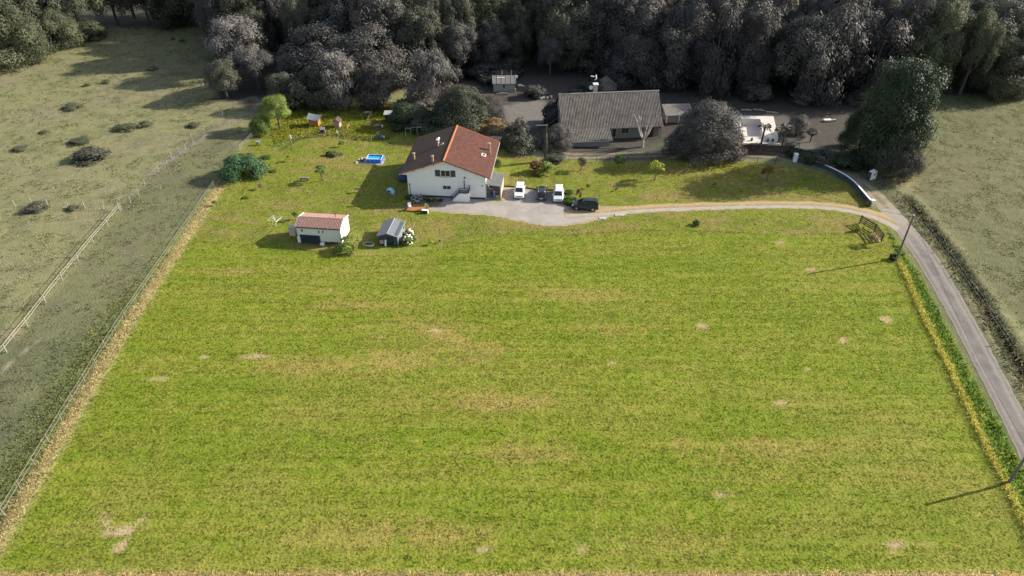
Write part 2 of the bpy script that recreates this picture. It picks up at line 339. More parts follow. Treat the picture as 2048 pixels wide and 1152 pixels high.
    c = lay(c, np.exp(-(dist_line(x, y, GP([(0, 745), (30, 718), (52, 700), (78, 680)]))/.16)**2)*.7, (.30, .25, .20))
    dt = dist_line(x, y, TRACK_N); wear = np.exp(-((dt-.95)/.45)**2); c = lay(c, wear*.9*(y < 128), (.27, .225, .17)); c = lay(c, np.exp(-(dt/.4)**2)*.6, (.13, .125, .05))
    hb = GP([(1035, 290), (1065, 288), (1130, 300), (1120, 316), (1070, 308)]); c = lay(c, sstep(-.6, .8, sdf(x, y, hb)+2*(n2-.5)), (.25, .21, .17))
    bx, by = G(1795, 360); c = lay(c, sstep(1.2, .3, ((x-bx)/4)**2+((y-by)/3)**2)*.8, (.24, .20, .10))
    pb = G(690, 310); 
    for px, py, w, h in ((820, 452, 7, 1.4), (900, 442, 6, 1.2), (1105, 452, 5, .8), (560, 470, 6, 1), (690, 332, 5, 1.2), (640, 320, 6, 1.3), (1455, 352, 4, 1.2), (1380, 392, 9, .8), (1340, 398, 5, .7), (620, 268, 7, .5), (1330, 335, 4, 1)):
        X, Y = G(px, py); e = ((x-X)/w)**2+((y-Y)/h)**2+2.2*(n3-.5)+2*(n2-.5); c = lay(c, sstep(1.2, .1, e)*.42, (.26, .175, .08))
    return c

# ------------------------------------------------------------------ ground sheet
def axis(lo, hi, st, far, n):
    k = np.arange(lo, hi+.01, st); g = np.geomspace(st*2, far, n); return np.concatenate([(lo-np.cumsum(g))[::-1], k, hi+np.cumsum(g)])
gx = axis(-150, 135, .55, 300, 16); gy = axis(22, 205, .55, 300, 16)
XX, YY = np.meshgrid(gx, gy); nx, ny = len(gx), len(gy)
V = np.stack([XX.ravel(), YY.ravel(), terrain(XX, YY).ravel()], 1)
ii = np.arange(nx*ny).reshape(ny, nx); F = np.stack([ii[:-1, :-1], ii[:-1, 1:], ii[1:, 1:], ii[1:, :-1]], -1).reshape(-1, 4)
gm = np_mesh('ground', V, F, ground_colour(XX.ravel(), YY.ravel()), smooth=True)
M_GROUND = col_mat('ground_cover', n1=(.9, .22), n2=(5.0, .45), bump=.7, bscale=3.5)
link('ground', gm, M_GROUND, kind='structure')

# ------------------------------------------------------------------ lane, drive, yard
def smooth_line(pts, step=.5):
    pts = np.array(pts, float); out = []
    P = np.vstack([2*pts[0]-pts[1], pts, 2*pts[-1]-pts[-2]])
    for i in range(1, len(P)-2):
        a, b, c_, d = P[i-1:i+3]; n = max(2, int(np.hypot(*(c_-b))/step))
        for t in np.arange(n)/n: out.append(.5*((2*b)+(-a+c_)*t+(2*a-5*b+4*c_-d)*t*t+(-a+3*b-3*c_+d)*t**3))
    out.append(pts[-1]); return np.array(out)
def ribbon(name, pts, widths, z, colour, m, across=17, rag=.25):
    """a strip of paving with a ragged edge; colour(across -1..1, metres along, x, y) gives its material's albedo"""
    L = smooth_line(pts); n = len(L); T = np.gradient(L, axis=0); T /= np.hypot(T[:, 0], T[:, 1])[:, None]; Nn = np.stack([-T[:, 1], T[:, 0]], 1)
    s = np.concatenate([[0], np.cumsum(np.hypot(*np.diff(L, axis=0).T))]); w = np.interp(np.linspace(0, 1, n), np.linspace(0, 1, len(widths)), widths)/2
    u = np.linspace(-1, 1, across); wl = w+rag*(fbm(s*.9, s*0, 41)-.5)*2; wr = w+rag*(fbm(s*.9, s*0+9, 43)-.5)*2
    off = np.where(u[None] < 0, u[None]*wl[:, None], u[None]*wr[:, None])
    X = L[:, None, 0]+Nn[:, None, 0]*off; Y = L[:, None, 1]+Nn[:, None, 1]*off
    Z = np.full_like(X, z)+.03*(1-np.abs(u[None])**2)-.03
    ii = np.arange(n*across).reshape(n, across); F = np.stack([ii[:-1, 1:], ii[:-1, :-1], ii[1:, :-1], ii[1:, 1:]], -1).reshape(-1, 4)
    c = colour(np.broadcast_to(u[None], X.shape).ravel(), np.broadcast_to(s[:, None], X.shape).ravel(), X.ravel(), Y.ravel())
    return link(name, np_mesh(name, np.stack([X.ravel(), Y.ravel(), Z.ravel()], 1), F, c, smooth=True), m, kind='structure')
def lerp(a, b, t): return np.asarray(a)*(1-t[..., None])+np.asarray(b)*t[..., None]
def lane_c(u, s, x, y):
    n = fbm(x*.8, y*.8, 51); c = lerp((.175, .160, .146), (.135, .126, .118), sstep(.4, .7, n))
    c = lerp(c, (.25, .225, .205), np.exp(-((np.abs(u)-.5)/.16)**2)*.75); c = lerp(c, (.26, .225, .185), sstep(.78, 1, np.abs(u)+.2*(n-.5)))
    c = lerp(c, (.32, .28, .235), sstep(98, 90, y)*0+sstep(84, 96, y)*.75)
    return c
M_LANE = col_mat('lane_surface', n1=(1.5, .12), n2=(14, .18), bump=.25, bscale=25)
ribbon('lane', LANE[2:], [3.0, 3.4, 3.1, 2.9, 2.8, 2.8], .050, lane_c, M_LANE, rag=.12)
def drive_c(u, s, x, y):
    n = fbm(x*.7, y*.7, 61); n2 = fbm(x*2.5, y*2.5, 62); c = lerp((.35, .315, .265), (.37, .27, .150), sstep(-.25, .25, u+.5*(n-.5)))
    g = np.exp(-((u-.02)/.17)**2)*sstep(.35, .55, n2+.1); c = lerp(c, (.22, .17, .06), g*.8)
    c = lerp(c, (.24, .17, .075), sstep(.72, 1, np.abs(u)+.3*(n2-.5))*.8)
    return c
M_DRIVE = col_mat('drive_gravel', n1=(1.2, .14), n2=(12, .25), bump=.35, bscale=16)
ribbon('driveway', GP([(1130, 428), (1200, 425), (1270, 419), (1370, 414), (1480, 411), (1580, 410), (1660, 413), (1720, 423), (1770, 438), (1815, 463)]), [2.6, 2.7, 2.7, 2.6, 2.7, 3.0, 3.4], .046, drive_c, M_DRIVE, rag=.35)
def track_c(u, s, x, y):
    n = fbm(x*.7, y*.7, 71); g = np.exp(-(u/.28)**2)*sstep(.3, .5, n); c = lerp((.28, .235, .18), (.23, .20, .165), sstep(.4, .6, n)); c = lerp(c, (.15, .145, .05), g*.85); return lerp(c, (.17, .155, .06), sstep(.75, 1, np.abs(u)+.4*(n-.5)))
ribbon('neighbour_track', GP([(1620, 327), (1660, 339), (1700, 355), (1735, 377), (1770, 412), (1795, 442)]), [2.6, 2.7, 2.9, 3.2], .042, track_c, M_DRIVE, rag=.3)
def sheet(name, poly, z, colour, m, rag=.5, step=.35):
    P = np.array(poly); lo = P.min(0)-1; hi = P.max(0)+1; X, Y = np.meshgrid(np.arange(lo[0], hi[0], step), np.arange(lo[1], hi[1], step))
    d = sdf(X, Y, poly)+rag*(fbm(X*.8, Y*.8, 81)-.5)*2; keep = d > 0; h, w = X.shape; ii = np.arange(h*w).reshape(h, w)
    q = keep[:-1, :-1] & keep[1:, :-1] & keep[:-1, 1:] & keep[1:, 1:]
    F = np.stack([ii[:-1, :-1][q], ii[:-1, 1:][q], ii[1:, 1:][q], ii[1:, :-1][q]], -1)
    us = np.unique(F); mp = np.zeros(h*w, int); mp[us] = np.arange(len(us)); x, y = X.ravel()[us], Y.ravel()[us]
    return link(name, np_mesh(name, np.stack([x, y, np.full(len(us), z)], 1), mp[F], colour(x, y, d.ravel()[us])), m, kind='structure')
YARD = GP([(856, 424), (852, 398), (880, 392), (972, 396), (1003, 402), (1003, 372), (1040, 374), (1085, 378), (1128, 390), (1127, 408), (1150, 408), (1215, 412), (1300, 413), (1310, 424), (1255, 430), (1205, 440), (1160, 450), (1105, 455), (1060, 449), (1010, 439), (970, 432), (920, 429)])
def yard_c(x, y, d):
    n = fbm(x*.5, y*.5, 91); c = lerp((.335, .305, .275), (.285, .260, .240), sstep(.4, .65, n)); return lerp(c, (.33, .245, .15), sstep(1.3, .2, d+.8*(n-.5))*.8)
sheet('gravel_yard', YARD, .020, yard_c, M_DRIVE, rag=.35)

# ------------------------------------------------------------------ grass, as blades (nobody could count it)
def in_view(x, y, mx=60):
    v = np.stack([x, y, np.full_like(x, -CAM_H)], -1); c = v@FW; px = 1024+FPX*v[..., 0]/c; py = 576-FPX*(v@UP)/c
    return (c > 5) & (px > -mx) & (px < 2048+mx) & (py > -40) & (py < 1152+mx)
LANE_S = smooth_line(LANE, 1.5); DRIVE_S = smooth_line(GP([(1130, 428), (1200, 425), (1270, 419), (1370, 414), (1480, 411), (1580, 410), (1660, 413), (1720, 423), (1770, 438), (1815, 463)]), 2); 
HOUSE_FOOT = [(-18.4, 102), (-4.0, 100.6), (-1.3, 101), (0, 116), (-17, 117)]
def scatter(n, x0, x1, y0, y1, dens=None):
    x = RNG.uniform(x0, x1, n); y = RNG.uniform(y0, y1, n); k = in_view(x, y)
    x, y = x[k], y[k]
    k = (dist_line(x, y, LANE_S) > 1.75) & (dist_line(x, y, DRIVE_S) > 1.45) & (sdf(x, y, YARD) < -.2) & (sdf(x, y, HOUSE_FOOT) < 0)
    return x[k], y[k]
def blades(name, x, y, h, w, col, nb=3, lean=.6, m=None, jit=.12, rough=.3):
    n = len(x); z = terrain(x, y)
    Vs = []; Cs = []
    for b in range(nb):
        a = RNG.uniform(0, 2*np.pi, n); a2 = RNG.uniform(0, 2*np.pi, n); hh = h*RNG.uniform(.6, 1.15, n); l = 1.7*lean*hh*RNG.uniform(.35, 1, n)
        bx = x+RNG.normal(0, jit, n); by = y+RNG.normal(0, jit, n); ww = w*RNG.uniform(.7, 1.3, n)
        p0 = np.stack([bx-np.cos(a)*ww, by-np.sin(a)*ww, z-.02], 1); p1 = np.stack([bx+np.cos(a)*ww, by+np.sin(a)*ww, z-.02], 1)
        p2 = np.stack([bx+np.cos(a2)*l, by+np.sin(a2)*l, z+hh], 1); fl = np.cross(p1-p0, p2-p0)[:, 2] < 0; p0[fl], p1[fl] = p1[fl].copy(), p0[fl].copy(); Vs.append(np.stack([p0, p1, p2], 1)); c = col*RNG.uniform(.75, 1.25, (n, 1)); Cs.append(np.repeat(c[:, None], 3, 1))
    V = np.concatenate(Vs).reshape(-1, 3); c = np.concatenate(Cs).reshape(-1, 3)
    me = np_mesh(name, V, np.arange(len(V)).reshape(-1, 3), c, smooth=True)
    nr = np.repeat(np.concatenate([np.stack([RNG.normal(0, rough, n), RNG.normal(0, rough, n), np.ones(n)], 1) for _ in range(nb)]), 3, 0)
    nr /= np.linalg.norm(nr, axis=1)[:, None]          # a blade shades like the turf it stands in
    at = me.attributes.new('custom_normal', 'FLOAT_VECTOR', 'POINT'); at.data.foreach_set('vector', nr.astype(np.float32).ravel())
    return link(name, me, m, kind='stuff')
M_GRASS = col_mat('grass_blades', n1=(.9, .12), n2=(5, .2), bump=0, trans=.5, gain=1.75, rough=.75)
def tint(c, n, dark, straw, pd=.33, ps=.25):
    r = RNG.uniform(0, 1, n); c = c.copy(); k = r < pd; c[k] = c[k]*.45+np.array(dark)*.55; k = r > 1-ps; c[k] = c[k]*.4+np.array(straw)*.6; return c
# mown field and lawn
x, y = scatter(560000, -60, 64, 30, 92); k = sdf(x, y, FIELD) > -.3
bare = np.ones(len(x), bool)
for px, py, w_, h_ in PATCHES: X, Y = G(px, py); bare &= ((x-X)/w_)**2+((y-Y)/h_)**2 > RNG.uniform(.1, .8, len(x))
k &= bare & (.55*fbm(x*2.6, y*3.4, 33, 2)+.45*fbm(x*.12, y*2.6, 35, 2) > RNG.uniform(.25, .9, len(x))); x, y = x[k], y[k]
blades('meadow_grass', x, y, RNG.uniform(.035, .12, len(x))*(.5+fbm(x*2.5, y*2.5, 34)), .045, tint(ground_colour(x, y), len(x), (.060, .130, .010), (.35, .30, .08), .32, .20), 3, .7, M_GRASS, .05)
x, y = scatter(120000, -56, 66, 86, 150); k = (sdf(x, y, PROPERTY) > .2) & (sdf(x, y, FIELD) < .2); x, y = x[k], y[k]
blades('lawn_grass', x, y, RNG.uniform(.04, .12, len(x)), .08, tint(ground_colour(x, y), len(x), (.095, .135, .018), (.27, .20, .07), .2, .2), 2, .9, M_GRASS)
# pastures: rougher tussocks
def tussocks(name, n, box, test, dark, straw, hmin=.06, hmax=.24, w=.12):
    x, y = scatter(n, *box); k = test(x, y) & (sdf(x, y, PROPERTY) < -.6) & (fbm(x*.55, y*.55, 77) > RNG.uniform(.4, .75, len(x))) & (sdf(x, y, WOODFLOOR) < 0) & (sdf(x, y, NEIGH) < 0); x, y = x[k], y[k]
    blades(name, x, y, RNG.uniform(hmin, hmax, len(x))*(.5+fbm(x*.3, y*.3, 78)), w, tint(ground_colour(x, y), len(x), dark, straw), 3, .9, M_GRASS, .2)
tussocks('pasture_grass', 150000, (-150, -30, 35, 205), lambda x, y: (sdf(x, y, WOODLEFT) < 2), (.090, .100, .046), (.27, .23, .14), .05, .2, .10)
tussocks('hay_meadow_grass', 90000, (55, 125, 40, 152), lambda x, y: (x > 57), (.080, .088, .040), (.19, .175, .10), .05, .18, .09)
# tall dry grass on the fence line, the bank and the ditch
def along(pts, n, spread, side=0.0):
    L = smooth_line(pts, 1.0); t = RNG.uniform(0, len(L)-1.001, n); i = t.astype(int); f = (t-i)[:, None]; p = L[i]*(1-f)+L[i+1]*f; T = L[i+1]-L[i]; T /= np.hypot(T[:, 0], T[:, 1])[:, None]
    o = RNG.normal(side, spread, n); return p[:, 0]-T[:, 1]*o, p[:, 1]+T[:, 0]*o
x, y = along(FENCE_L[:8], 7500, .42, -.70); blades('dry_fence_grass', x, y, RNG.uniform(.08, .28, len(x)), .04, np.ones((len(x), 3))*np.array((.46, .385, .20))*RNG.uniform(.7, 1.15, (len(x), 1)), 3, .9, M_GRASS)
x, y = along(FENCE_L[:6], 5500, 1.5, 1.9); k = RNG.uniform(0, 1, len(x)) < sstep(92, 52, y); x, y = x[k], y[k]; blades('rough_fence_grass', x, y, RNG.uniform(.05, .17, len(x)), .09, tint(np.ones((len(x), 3))*np.array((.165, .185, .062)), len(x), (.10, .13, .04), (.24, .21, .10), .25, .15), 3, .9, M_GRASS)
x, y = along(RIDGE_R, 6000, .17, 0); blades('dry_bank_grass', x, y, RNG.uniform(.06, .24, len(x)), .04, np.ones((len(x), 3))*np.array((.37, .345, .075))*RNG.uniform(.7, 1.15, (len(x), 1)), 3, .8, M_GRASS)
x = RNG.uniform(20, 70, 60000); y = RNG.uniform(30, 95, 60000); k = in_view(x, y) & (sdf(x, y, LUSH) > .15); x, y = x[k], y[k]
blades('verge_grass', x, y, RNG.uniform(.12, .4, len(x)), .10, tint(ground_colour(x, y), len(x), (.045, .10, .012), (.20, .23, .035), .4, .25), 3, .8, M_GRASS)
x, y = along(DITCH, 4000, .55, 0); blades('ditch_grass', x, y, RNG.uniform(.2, .6, len(x)), .10, tint(np.ones((len(x), 3))*np.array((.085, .09, .05)), len(x), (.04, .045, .024), (.19, .165, .09)), 3, .8, M_GRASS)
x, y = scatter(9000, -48, -16, 118, 152); k = sdf(x, y, GARDEN_HENS) > -1; x, y = x[k], y[k]
blades('henyard_grass', x, y, RNG.uniform(.12, .4, len(x)), .13, tint(ground_colour(x, y), len(x), (.07, .115, .015), (.26, .23, .03)), 3, .8, M_GRASS)
yb = G(1024, 1154)[1]; x = RNG.uniform(-47, 46, 7000); y = yb+RNG.normal(0, .2, 7000); blades('dry_headland_grass', x, y, RNG.uniform(.06, .22, 7000), .04, np.ones((7000, 3))*np.array((.50, .38, .17))*RNG.uniform(.7, 1.15, (7000, 1)), 3, .9, M_GRASS)

# ================================================================== buildings
class Frame:
    def __init__(s, x, y, a): s.o = np.array([x, y, 0.0]); s.a = a; s.ex = np.array([math.cos(a), math.sin(a), 0]); s.ey = np.array([-math.sin(a), math.cos(a), 0])
    def w(s, u, v, z=0): return s.o+s.ex*u+s.ey*v+np.array([0, 0, z])
    def loc(s, P): d = np.array(P)-s.o; return (d@s.ex, d@s.ey, d[2])
    def front(s, px, py, v=0.0): return s.loc(on_plane(px, py, s.w(0, v), s.ey))
    def side(s, px, py, u): return s.loc(on_plane(px, py, s.w(u, 0), s.ex))
    def ground(s, px, py, z=0): return s.loc((*G(px, py, z), z))
    def pl(s, px, py, p, q, r):
        P, Q, R_ = s.w(*p), s.w(*q), s.w(*r); return s.loc(on_plane(px, py, P, np.cross(Q-P, R_-P)))
M_WHITE = mat('white_render', (.80, .79, .77), .85, vary=.04, scale=1.2, bump=.1, bscale=30)
M_TRIM = mat('white_paint', (.78, .78, .76), .5, vary=.04)
M_GLASS = mat('window_glass', (.025, .03, .035), .08, vary=.2, spec=.6)
M_GLASSG = mat('window_glass_green', (.03, .035, .022), .12, vary=.4, spec=.5)
M_SHUT = mat('slate_shutter', (.060, .070, .085), .6, vary=.12)
M_NAVY = mat('navy_paint', (.022, .032, .055), .6, vary=.15)
M_DARK = mat('dark_metal', (.025, .027, .03), .5)
M_TILE_R = mat('red_clay_tile', (.112, .045, .033), .85, vary=.35, scale=1.6, c2=(.070, .032, .025))
M_TILE_L = M_TILE_R
M_RIDGE = mat('orange_ridge_tile', (.34, .135, .055), .85, vary=.2, scale=2, c2=(.24, .075, .035))
M_WOODL = mat('weathered_timber', (.22, .20, .17), .85, vary=.2, scale=8, stretch=(6, 6, 1))
M_WOODO = mat('orange_timber', (.36, .17, .055), .75, vary=.22, scale=6, stretch=(8, 1, 8))
M_WOODD = mat('dark_timber', (.045, .036, .030), .8, vary=.25, scale=6)
M_WOODP = mat('pale_timber', (.42, .32, .22), .8, vary=.2, scale=6)
M_GREYR = mat('grey_sheet_roof', (.145, .155, .17), .55, vary=.08, scale=2)
M_CONC = mat('concrete', (.36, .35, .33), .9, vary=.12, scale=3, bump=.2)
M_BEIGE = mat('beige_pipe', (.42, .30, .20), .8, vary=.15)
M_GALV = mat('galvanised', (.42, .43, .43), .45, metal=.5, vary=.12)

def window(parent, u0, u1, z0, z1, v, mullions=1, frame=M_TRIM, glass=M_GLASS, fw=.07, facing=-1, axis='front', name='window', bars=0):
    """frame with its pane(s); stands 3 cm proud of the wall"""
    d = .06*facing
    def bx(mb, a0, a1, b0, b1, t0, t1):
        if axis == 'front': mb.box(((a0+a1)/2, v+(t0+t1)/2*facing, (b0+b1)/2), (a1-a0, abs(t1-t0), b1-b0))
        else: mb.box((v+(t0+t1)/2*facing, (a0+a1)/2, (b0+b1)/2), (abs(t1-t0), a1-a0, b1-b0))
    f = MB(); bx(f, u0, u1, z0, z0+fw, -.02, .05); bx(f, u0, u1, z1-fw, z1, -.02, .05); bx(f, u0, u0+fw, z0+fw, z1-fw, -.02, .05); bx(f, u1-fw, u1, z0+fw, z1-fw, -.02, .05)
    W_ = part(name, f, frame, parent)
    n = mullions+1; s = (u1-u0-2*fw)/n
    for i in range(n):
        g = MB(); a = u0+fw+s*i; bx(g, a+.02, a+s-.02, z0+fw+.003, z1-fw-.003, -.01, .018); part('pane', g, glass, W_)
        if i: m = MB(); bx(m, a-.02, a+.02, z0+fw, z1-fw, -.015, .045); part('mullion', m, frame, W_)
    return W_

# ---- the white house
HF = Frame(-17.35, 102.1, -0.09); HW, HD = 13.0, 13.4; RU, ZT, XL, XR, ZL, ZR, FO, BK = 6.33, 6.85, -1.03, 13.85, 4.22, 4.05, -.5, 13.94
def zroof(u): return ZL+(ZT-ZL)*(u-XL)/(RU-XL) if u < RU else ZT+(ZR-ZT)*(u-RU)/(XR-RU)
house = thing('white_house', 'large white rendered house with red tiled gable roof beside the gravel yard', 'house', tuple(HF.o), HF.a)
b = MB(); k = .16; b.prism([(0, 0), (HW, 0), (HW, zroof(HW)-k), (RU, ZT-k), (0, zroof(0)-k)], 'Y', 0, HD); part('wall', b, M_WHITE, house)
b = MB(); b.box((HW/2, -.012, .14), (HW+.05, .05, .28)); part('shadow_plinth', b, M_NAVY, house)  # navy plinth, the shadow gap at the wall foot put into its colour
b = MB(); b.slab([(XL, FO, ZL), (RU, FO, ZT), (RU, BK, ZT), (XL, BK, ZL)][::-1], .10); part('roof_deck', b, M_WOODD, house)
b = MB(); b.slab([(RU, FO, ZT), (XR, FO, ZR), (XR, BK, ZR), (RU, BK, ZT)], .10); part('roof_deck', b, M_WOODD, house)
b = MB(); b.wavy((XL-.05, BK, ZL-.02), (XL-.05, FO, ZL-.02), (RU, FO, ZT), (RU, BK, ZT), .34, .075, 24, .03); part('roof_tiles', b, M_TILE_L, house, kind='stuff')
b = MB(); b.wavy((XR+.05, FO, ZR-.02), (XR+.05, BK, ZR-.02), (RU, BK, ZT), (RU, FO, ZT), .34, .06, 24, .03); part('roof_tiles', b, M_TILE_R, house, kind='stuff')
n = 30
rm = MB(); L_ = (BK-FO+.1)/n; rm.tube([(0, 0, 0), (0, L_+.03, .015)], [.17, .19], 8); rme = rm.mesh('ridge_tile'); rme.materials.append(M_RIDGE)
for i in range(n): link('ridge_tile', rme, None, house, (RU, FO-.05+i*L_, ZT+.02))
for s_, x0, z0 in ((0, XL, ZL), (1, XR, ZR)):            # verge tiles on the front and back edges
    for vv in (FO-.04, BK+.04):
        b = MB(); m_ = 16
        for i in range(m_):
            t0, t1 = i/m_, (i+1)/m_+.02; b.tube([(x0+(RU-x0)*t0, vv, z0+(ZT-z0)*t0+.06), (x0+(RU-x0)*t1, vv, z0+(ZT-z0)*t1+.04)], [.10, .085], 6)
        part('verge_tiles', b, M_RIDGE if vv > 5 or s_ == 0 else M_TILE_R, house, kind='stuff')
for x0, z0 in ((XL-.06, ZL-.08), (XR+.08, ZR-.08)):
    b = MB(); b.tube([(x0, FO, z0), (x0, BK, z0)], .075, 8); part('gutter', b, M_TRIM if x0 < 0 else M_GALV, house)
for u in (1.2, 3.0, 4.7, 8.2, 10.0, 11.7):
    b = MB(); b.box((u, -.22, zroof(u)-.22), (.10, .5, .12)); part('purlin_end', b, M_SHUT, house)
b = MB(); b.box((-.50, .03, zroof(-.5)-.30), (1.0, .06, .40)); part('eave_board', b, M_WHITE, house)
# front windows
q = [HF.front(x, y) for x, y in ((869.7, 339.5), (911, 354), (880.5, 340), (901, 353.5))]
window(house, q[2][0], q[3][0], q[3][2], q[2][2], 0, 1, glass=M_GLASSG)
for a, c_ in ((q[0][0], q[2][0]-.05), (q[3][0]+.05, q[1][0])):
    sh = MB(); sh.box(((a+c_)/2, -.04, (q[0][2]+q[1][2])/2), (c_-a, .05, q[0][2]-q[1][2])); so = part('shutter', sh, M_SHUT, house)
    sl = MB()
    for i in range(3): sl.box(((a+c_)/2, -.075, q[1][2]+(i+.5)*(q[0][2]-q[1][2])/3), (c_-a-.06, .02, .05))
    part('shutter_batten', sl, M_SHUT, so)
b = MB(); b.box(((q[2][0]+q[3][0])/2, -.06, q[3][2]-.06), (q[3][0]-q[2][0]+.2, .14, .10)); part('sill', b, M_CONC, house)
q = [HF.front(x, y) for x, y in ((884.8, 370.3), (902.5, 379.3))]
window(house, q[0][0], q[1][0], q[1][2], q[0][2], 0, 1)
b = MB(); b.box(((q[0][0]+q[1][0])/2, -.06, q[1][2]-.05), (q[1][0]-q[0][0]+.2, .12, .08)); part('sill', b, M_TRIM, house)
# door at the head of the stair
q = HF.front(928.6, 364), HF.front(928.6, 379); ud = q[0][0]
LAND = 1.50
d_ = MB(); d_.box((ud, -.03, LAND+1.03), (.92, .06, 2.06)); dr = part('door', d_, M_TRIM, house)
b = MB(); b.box((ud-.02, -.07, LAND+1.15), (.16, .03, 1.5)); part('door_glass', b, M_GLASS, dr)
b = MB(); b.tube([(ud+.32, -.06, LAND+1.0), (ud+.32, -.13, LAND+1.0), (ud+.22, -.13, LAND+1.0)], .018, 6); part('handle', b, M_DARK, dr)
q = HF.front(929.5, 355); b = MB(); b.lathe([(.10, 0), (.13, .05), (.13, .20), (.04, .26)], (q[0], -.12, q[2]-.13), 10); part('wall_lamp', b, M_DARK, house)
q = HF.front(964.6, 371.5); b = MB(); b.lathe([(.12, 0), (.12, .04)], (0, 0, 0), 14); o = part('vent', b, M_DARK, house); o.location = (q[0], -.005, q[2]); o.rotation_euler = (math.pi/2, 0, 0)
q = HF.front(947.5, 389.5); b = MB(); b.lathe([(.10, 0), (.10, .04)], (0, 0, 0), 14); o = part('vent', b, M_CONC, house); o.location = (q[0], -.005, q[2]); o.rotation_euler = (math.pi/2, 0, 0)
b = MB(); b.tube([(.32, -.06, .1), (.32, -.06, 2.2)], .05, 8); b.box((.32, -.06, 2.25), (.18, .12, .2)); part('downpipe', b, M_SHUT, house)
b = MB(); b.tube([(HW+.05, -.02, .1), (HW+.05, -.02, 3.9)], .045, 8); part('downpipe', b, M_TRIM, house)
# outside stair with railing
q0, q1 = HF.ground(901.5, 407), HF.ground(937, 408.7); u0, u1 = q0[0], q1[0]; vf = -1.25; ul = u1-1.55; n = 8
b = MB(); b.box(((ul+u1)/2, vf/2-.01, LAND/2), (u1-ul, -vf, LAND)); 
for i in range(n):
    a = u0+(ul-u0)*i/n; c_ = u0+(ul-u0)*(i+1)/n; h = LAND*(i+.6)/n; b.box(((a+c_)/2, vf/2-.01, h/2), (c_-a-.004, -vf, h))
st = part('stair', b, M_WHITE, house)
for i in range(n):
    a = u0+(ul-u0)*i/n; c_ = u0+(ul-u0)*(i+1)/n; h = LAND*(i+.6)/n; t = MB(); t.box(((a+c_)/2, vf/2-.01, h+.02), (c_-a+.03, -vf-.02, .035)); part('tread', t, M_CONC, st)
b = MB(); b.box(((ul+u1)/2, vf/2-.01, LAND+.02), (u1-ul, -vf-.03, .035)); part('landing', b, M_CONC, st)
for c_, h in (((u0+.05, vf-.03, .62), 1.15), ((ul, vf-.03, LAND+.5), 1.0), ((u1-.04, vf-.03, LAND+.5), 1.0), ((u1-.04, -.08, LAND+.5), 1.0)): b = MB(); b.box(c_, (.09, .09, h)); part('railing_post', b, M_NAVY, house)
for kz in (.32, .62, .98):
    b = MB(); b.slab([(u0, vf-.10, .12+kz+.07), (ul, vf-.10, LAND+kz+.07), (ul, vf-.10, LAND+kz-.07), (u0, vf-.10, .12+kz-.07)], .04); part('rail', b, M_NAVY, house)
    b = MB(); b.box(((ul+u1)/2, vf-.08, LAND+kz), (u1-ul, .04, .14)); part('rail', b, M_NAVY, house)
    b = MB(); b.box((u1+.02, vf/2-.04, LAND+kz), (.04, -vf-.1, .14)); part('rail', b, M_NAVY, house)
# chimneys, vents and roof lights
def roof_pt(px, py):
    for sgn in (0, 1):
        p = HF.pl(px, py, (RU, 0, ZT), (RU, 5, ZT), (XL, 0, ZL)) if sgn == 0 else HF.pl(px, py, (RU, 0, ZT), (RU, 5, ZT), (XR, 0, ZR))
        if (p[0] < RU) == (sgn == 0): return p
    return p
for (px, py, w_, h, nm) in ((876, 293.5, .30, 1.25, 'chimney'), (828.5, 320, .30, 1.15, 'chimney'), (865.5, 325, .28, 1.10, 'chimney'), (978.5, 301.5, .36, 1.30, 'chimney')):
    p = roof_pt(px, py); b = MB(); b.box((p[0], p[1], p[2]+h/2-.15), (w_, w_, h+.3)); c_ = part(nm, b, M_BEIGE, house)
    b = MB(); b.box((p[0], p[1], p[2]+h+.05), (w_+.16, w_+.16, .09)); b.box((p[0], p[1], p[2]+h+.15), (w_*.7, w_*.7, .10)); part('chimney_cap', b, M_BEIGE if px != 876 else M_TRIM, c_)
p = roof_pt(981, 310); b = MB(); b.tube([p, (p[0], p[1], p[2]+.45)], .07, 8); b.lathe([(.12, .45), (.13, .55), (.03, .62)], p, 8); part('roof_vent', b, M_BEIGE, house)
p = roof_pt(878, 288); b = MB(); b.tube([p, (p[0], p[1], p[2]+.9)], .06, 8); b.lathe([(.20, .9), (.22, 1.12), (.08, 1.25)], p, 10); part('roof_vent', b, M_TRIM, house)
for px, py, sx, sy in ((967, 311, .75, .95), (884.5, 289, .5, .6)):
    p = roof_pt(px, py); sl = math.atan2(ZT-ZR, XR-RU) if p[0] > RU else -math.atan2(ZT-ZL, RU-XL)
    b = MB(); b.box((0, 0, .06), (sx, sy, .18)); o = part('skylight', b, M_TRIM, house); o.location = p; o.rotation_euler = (0, sl, 0)
    b = MB(); b.box((0, 0, .155), (sx*.7, sy*.7, .02)); part('skylight_pane', b, M_GLASS, o)
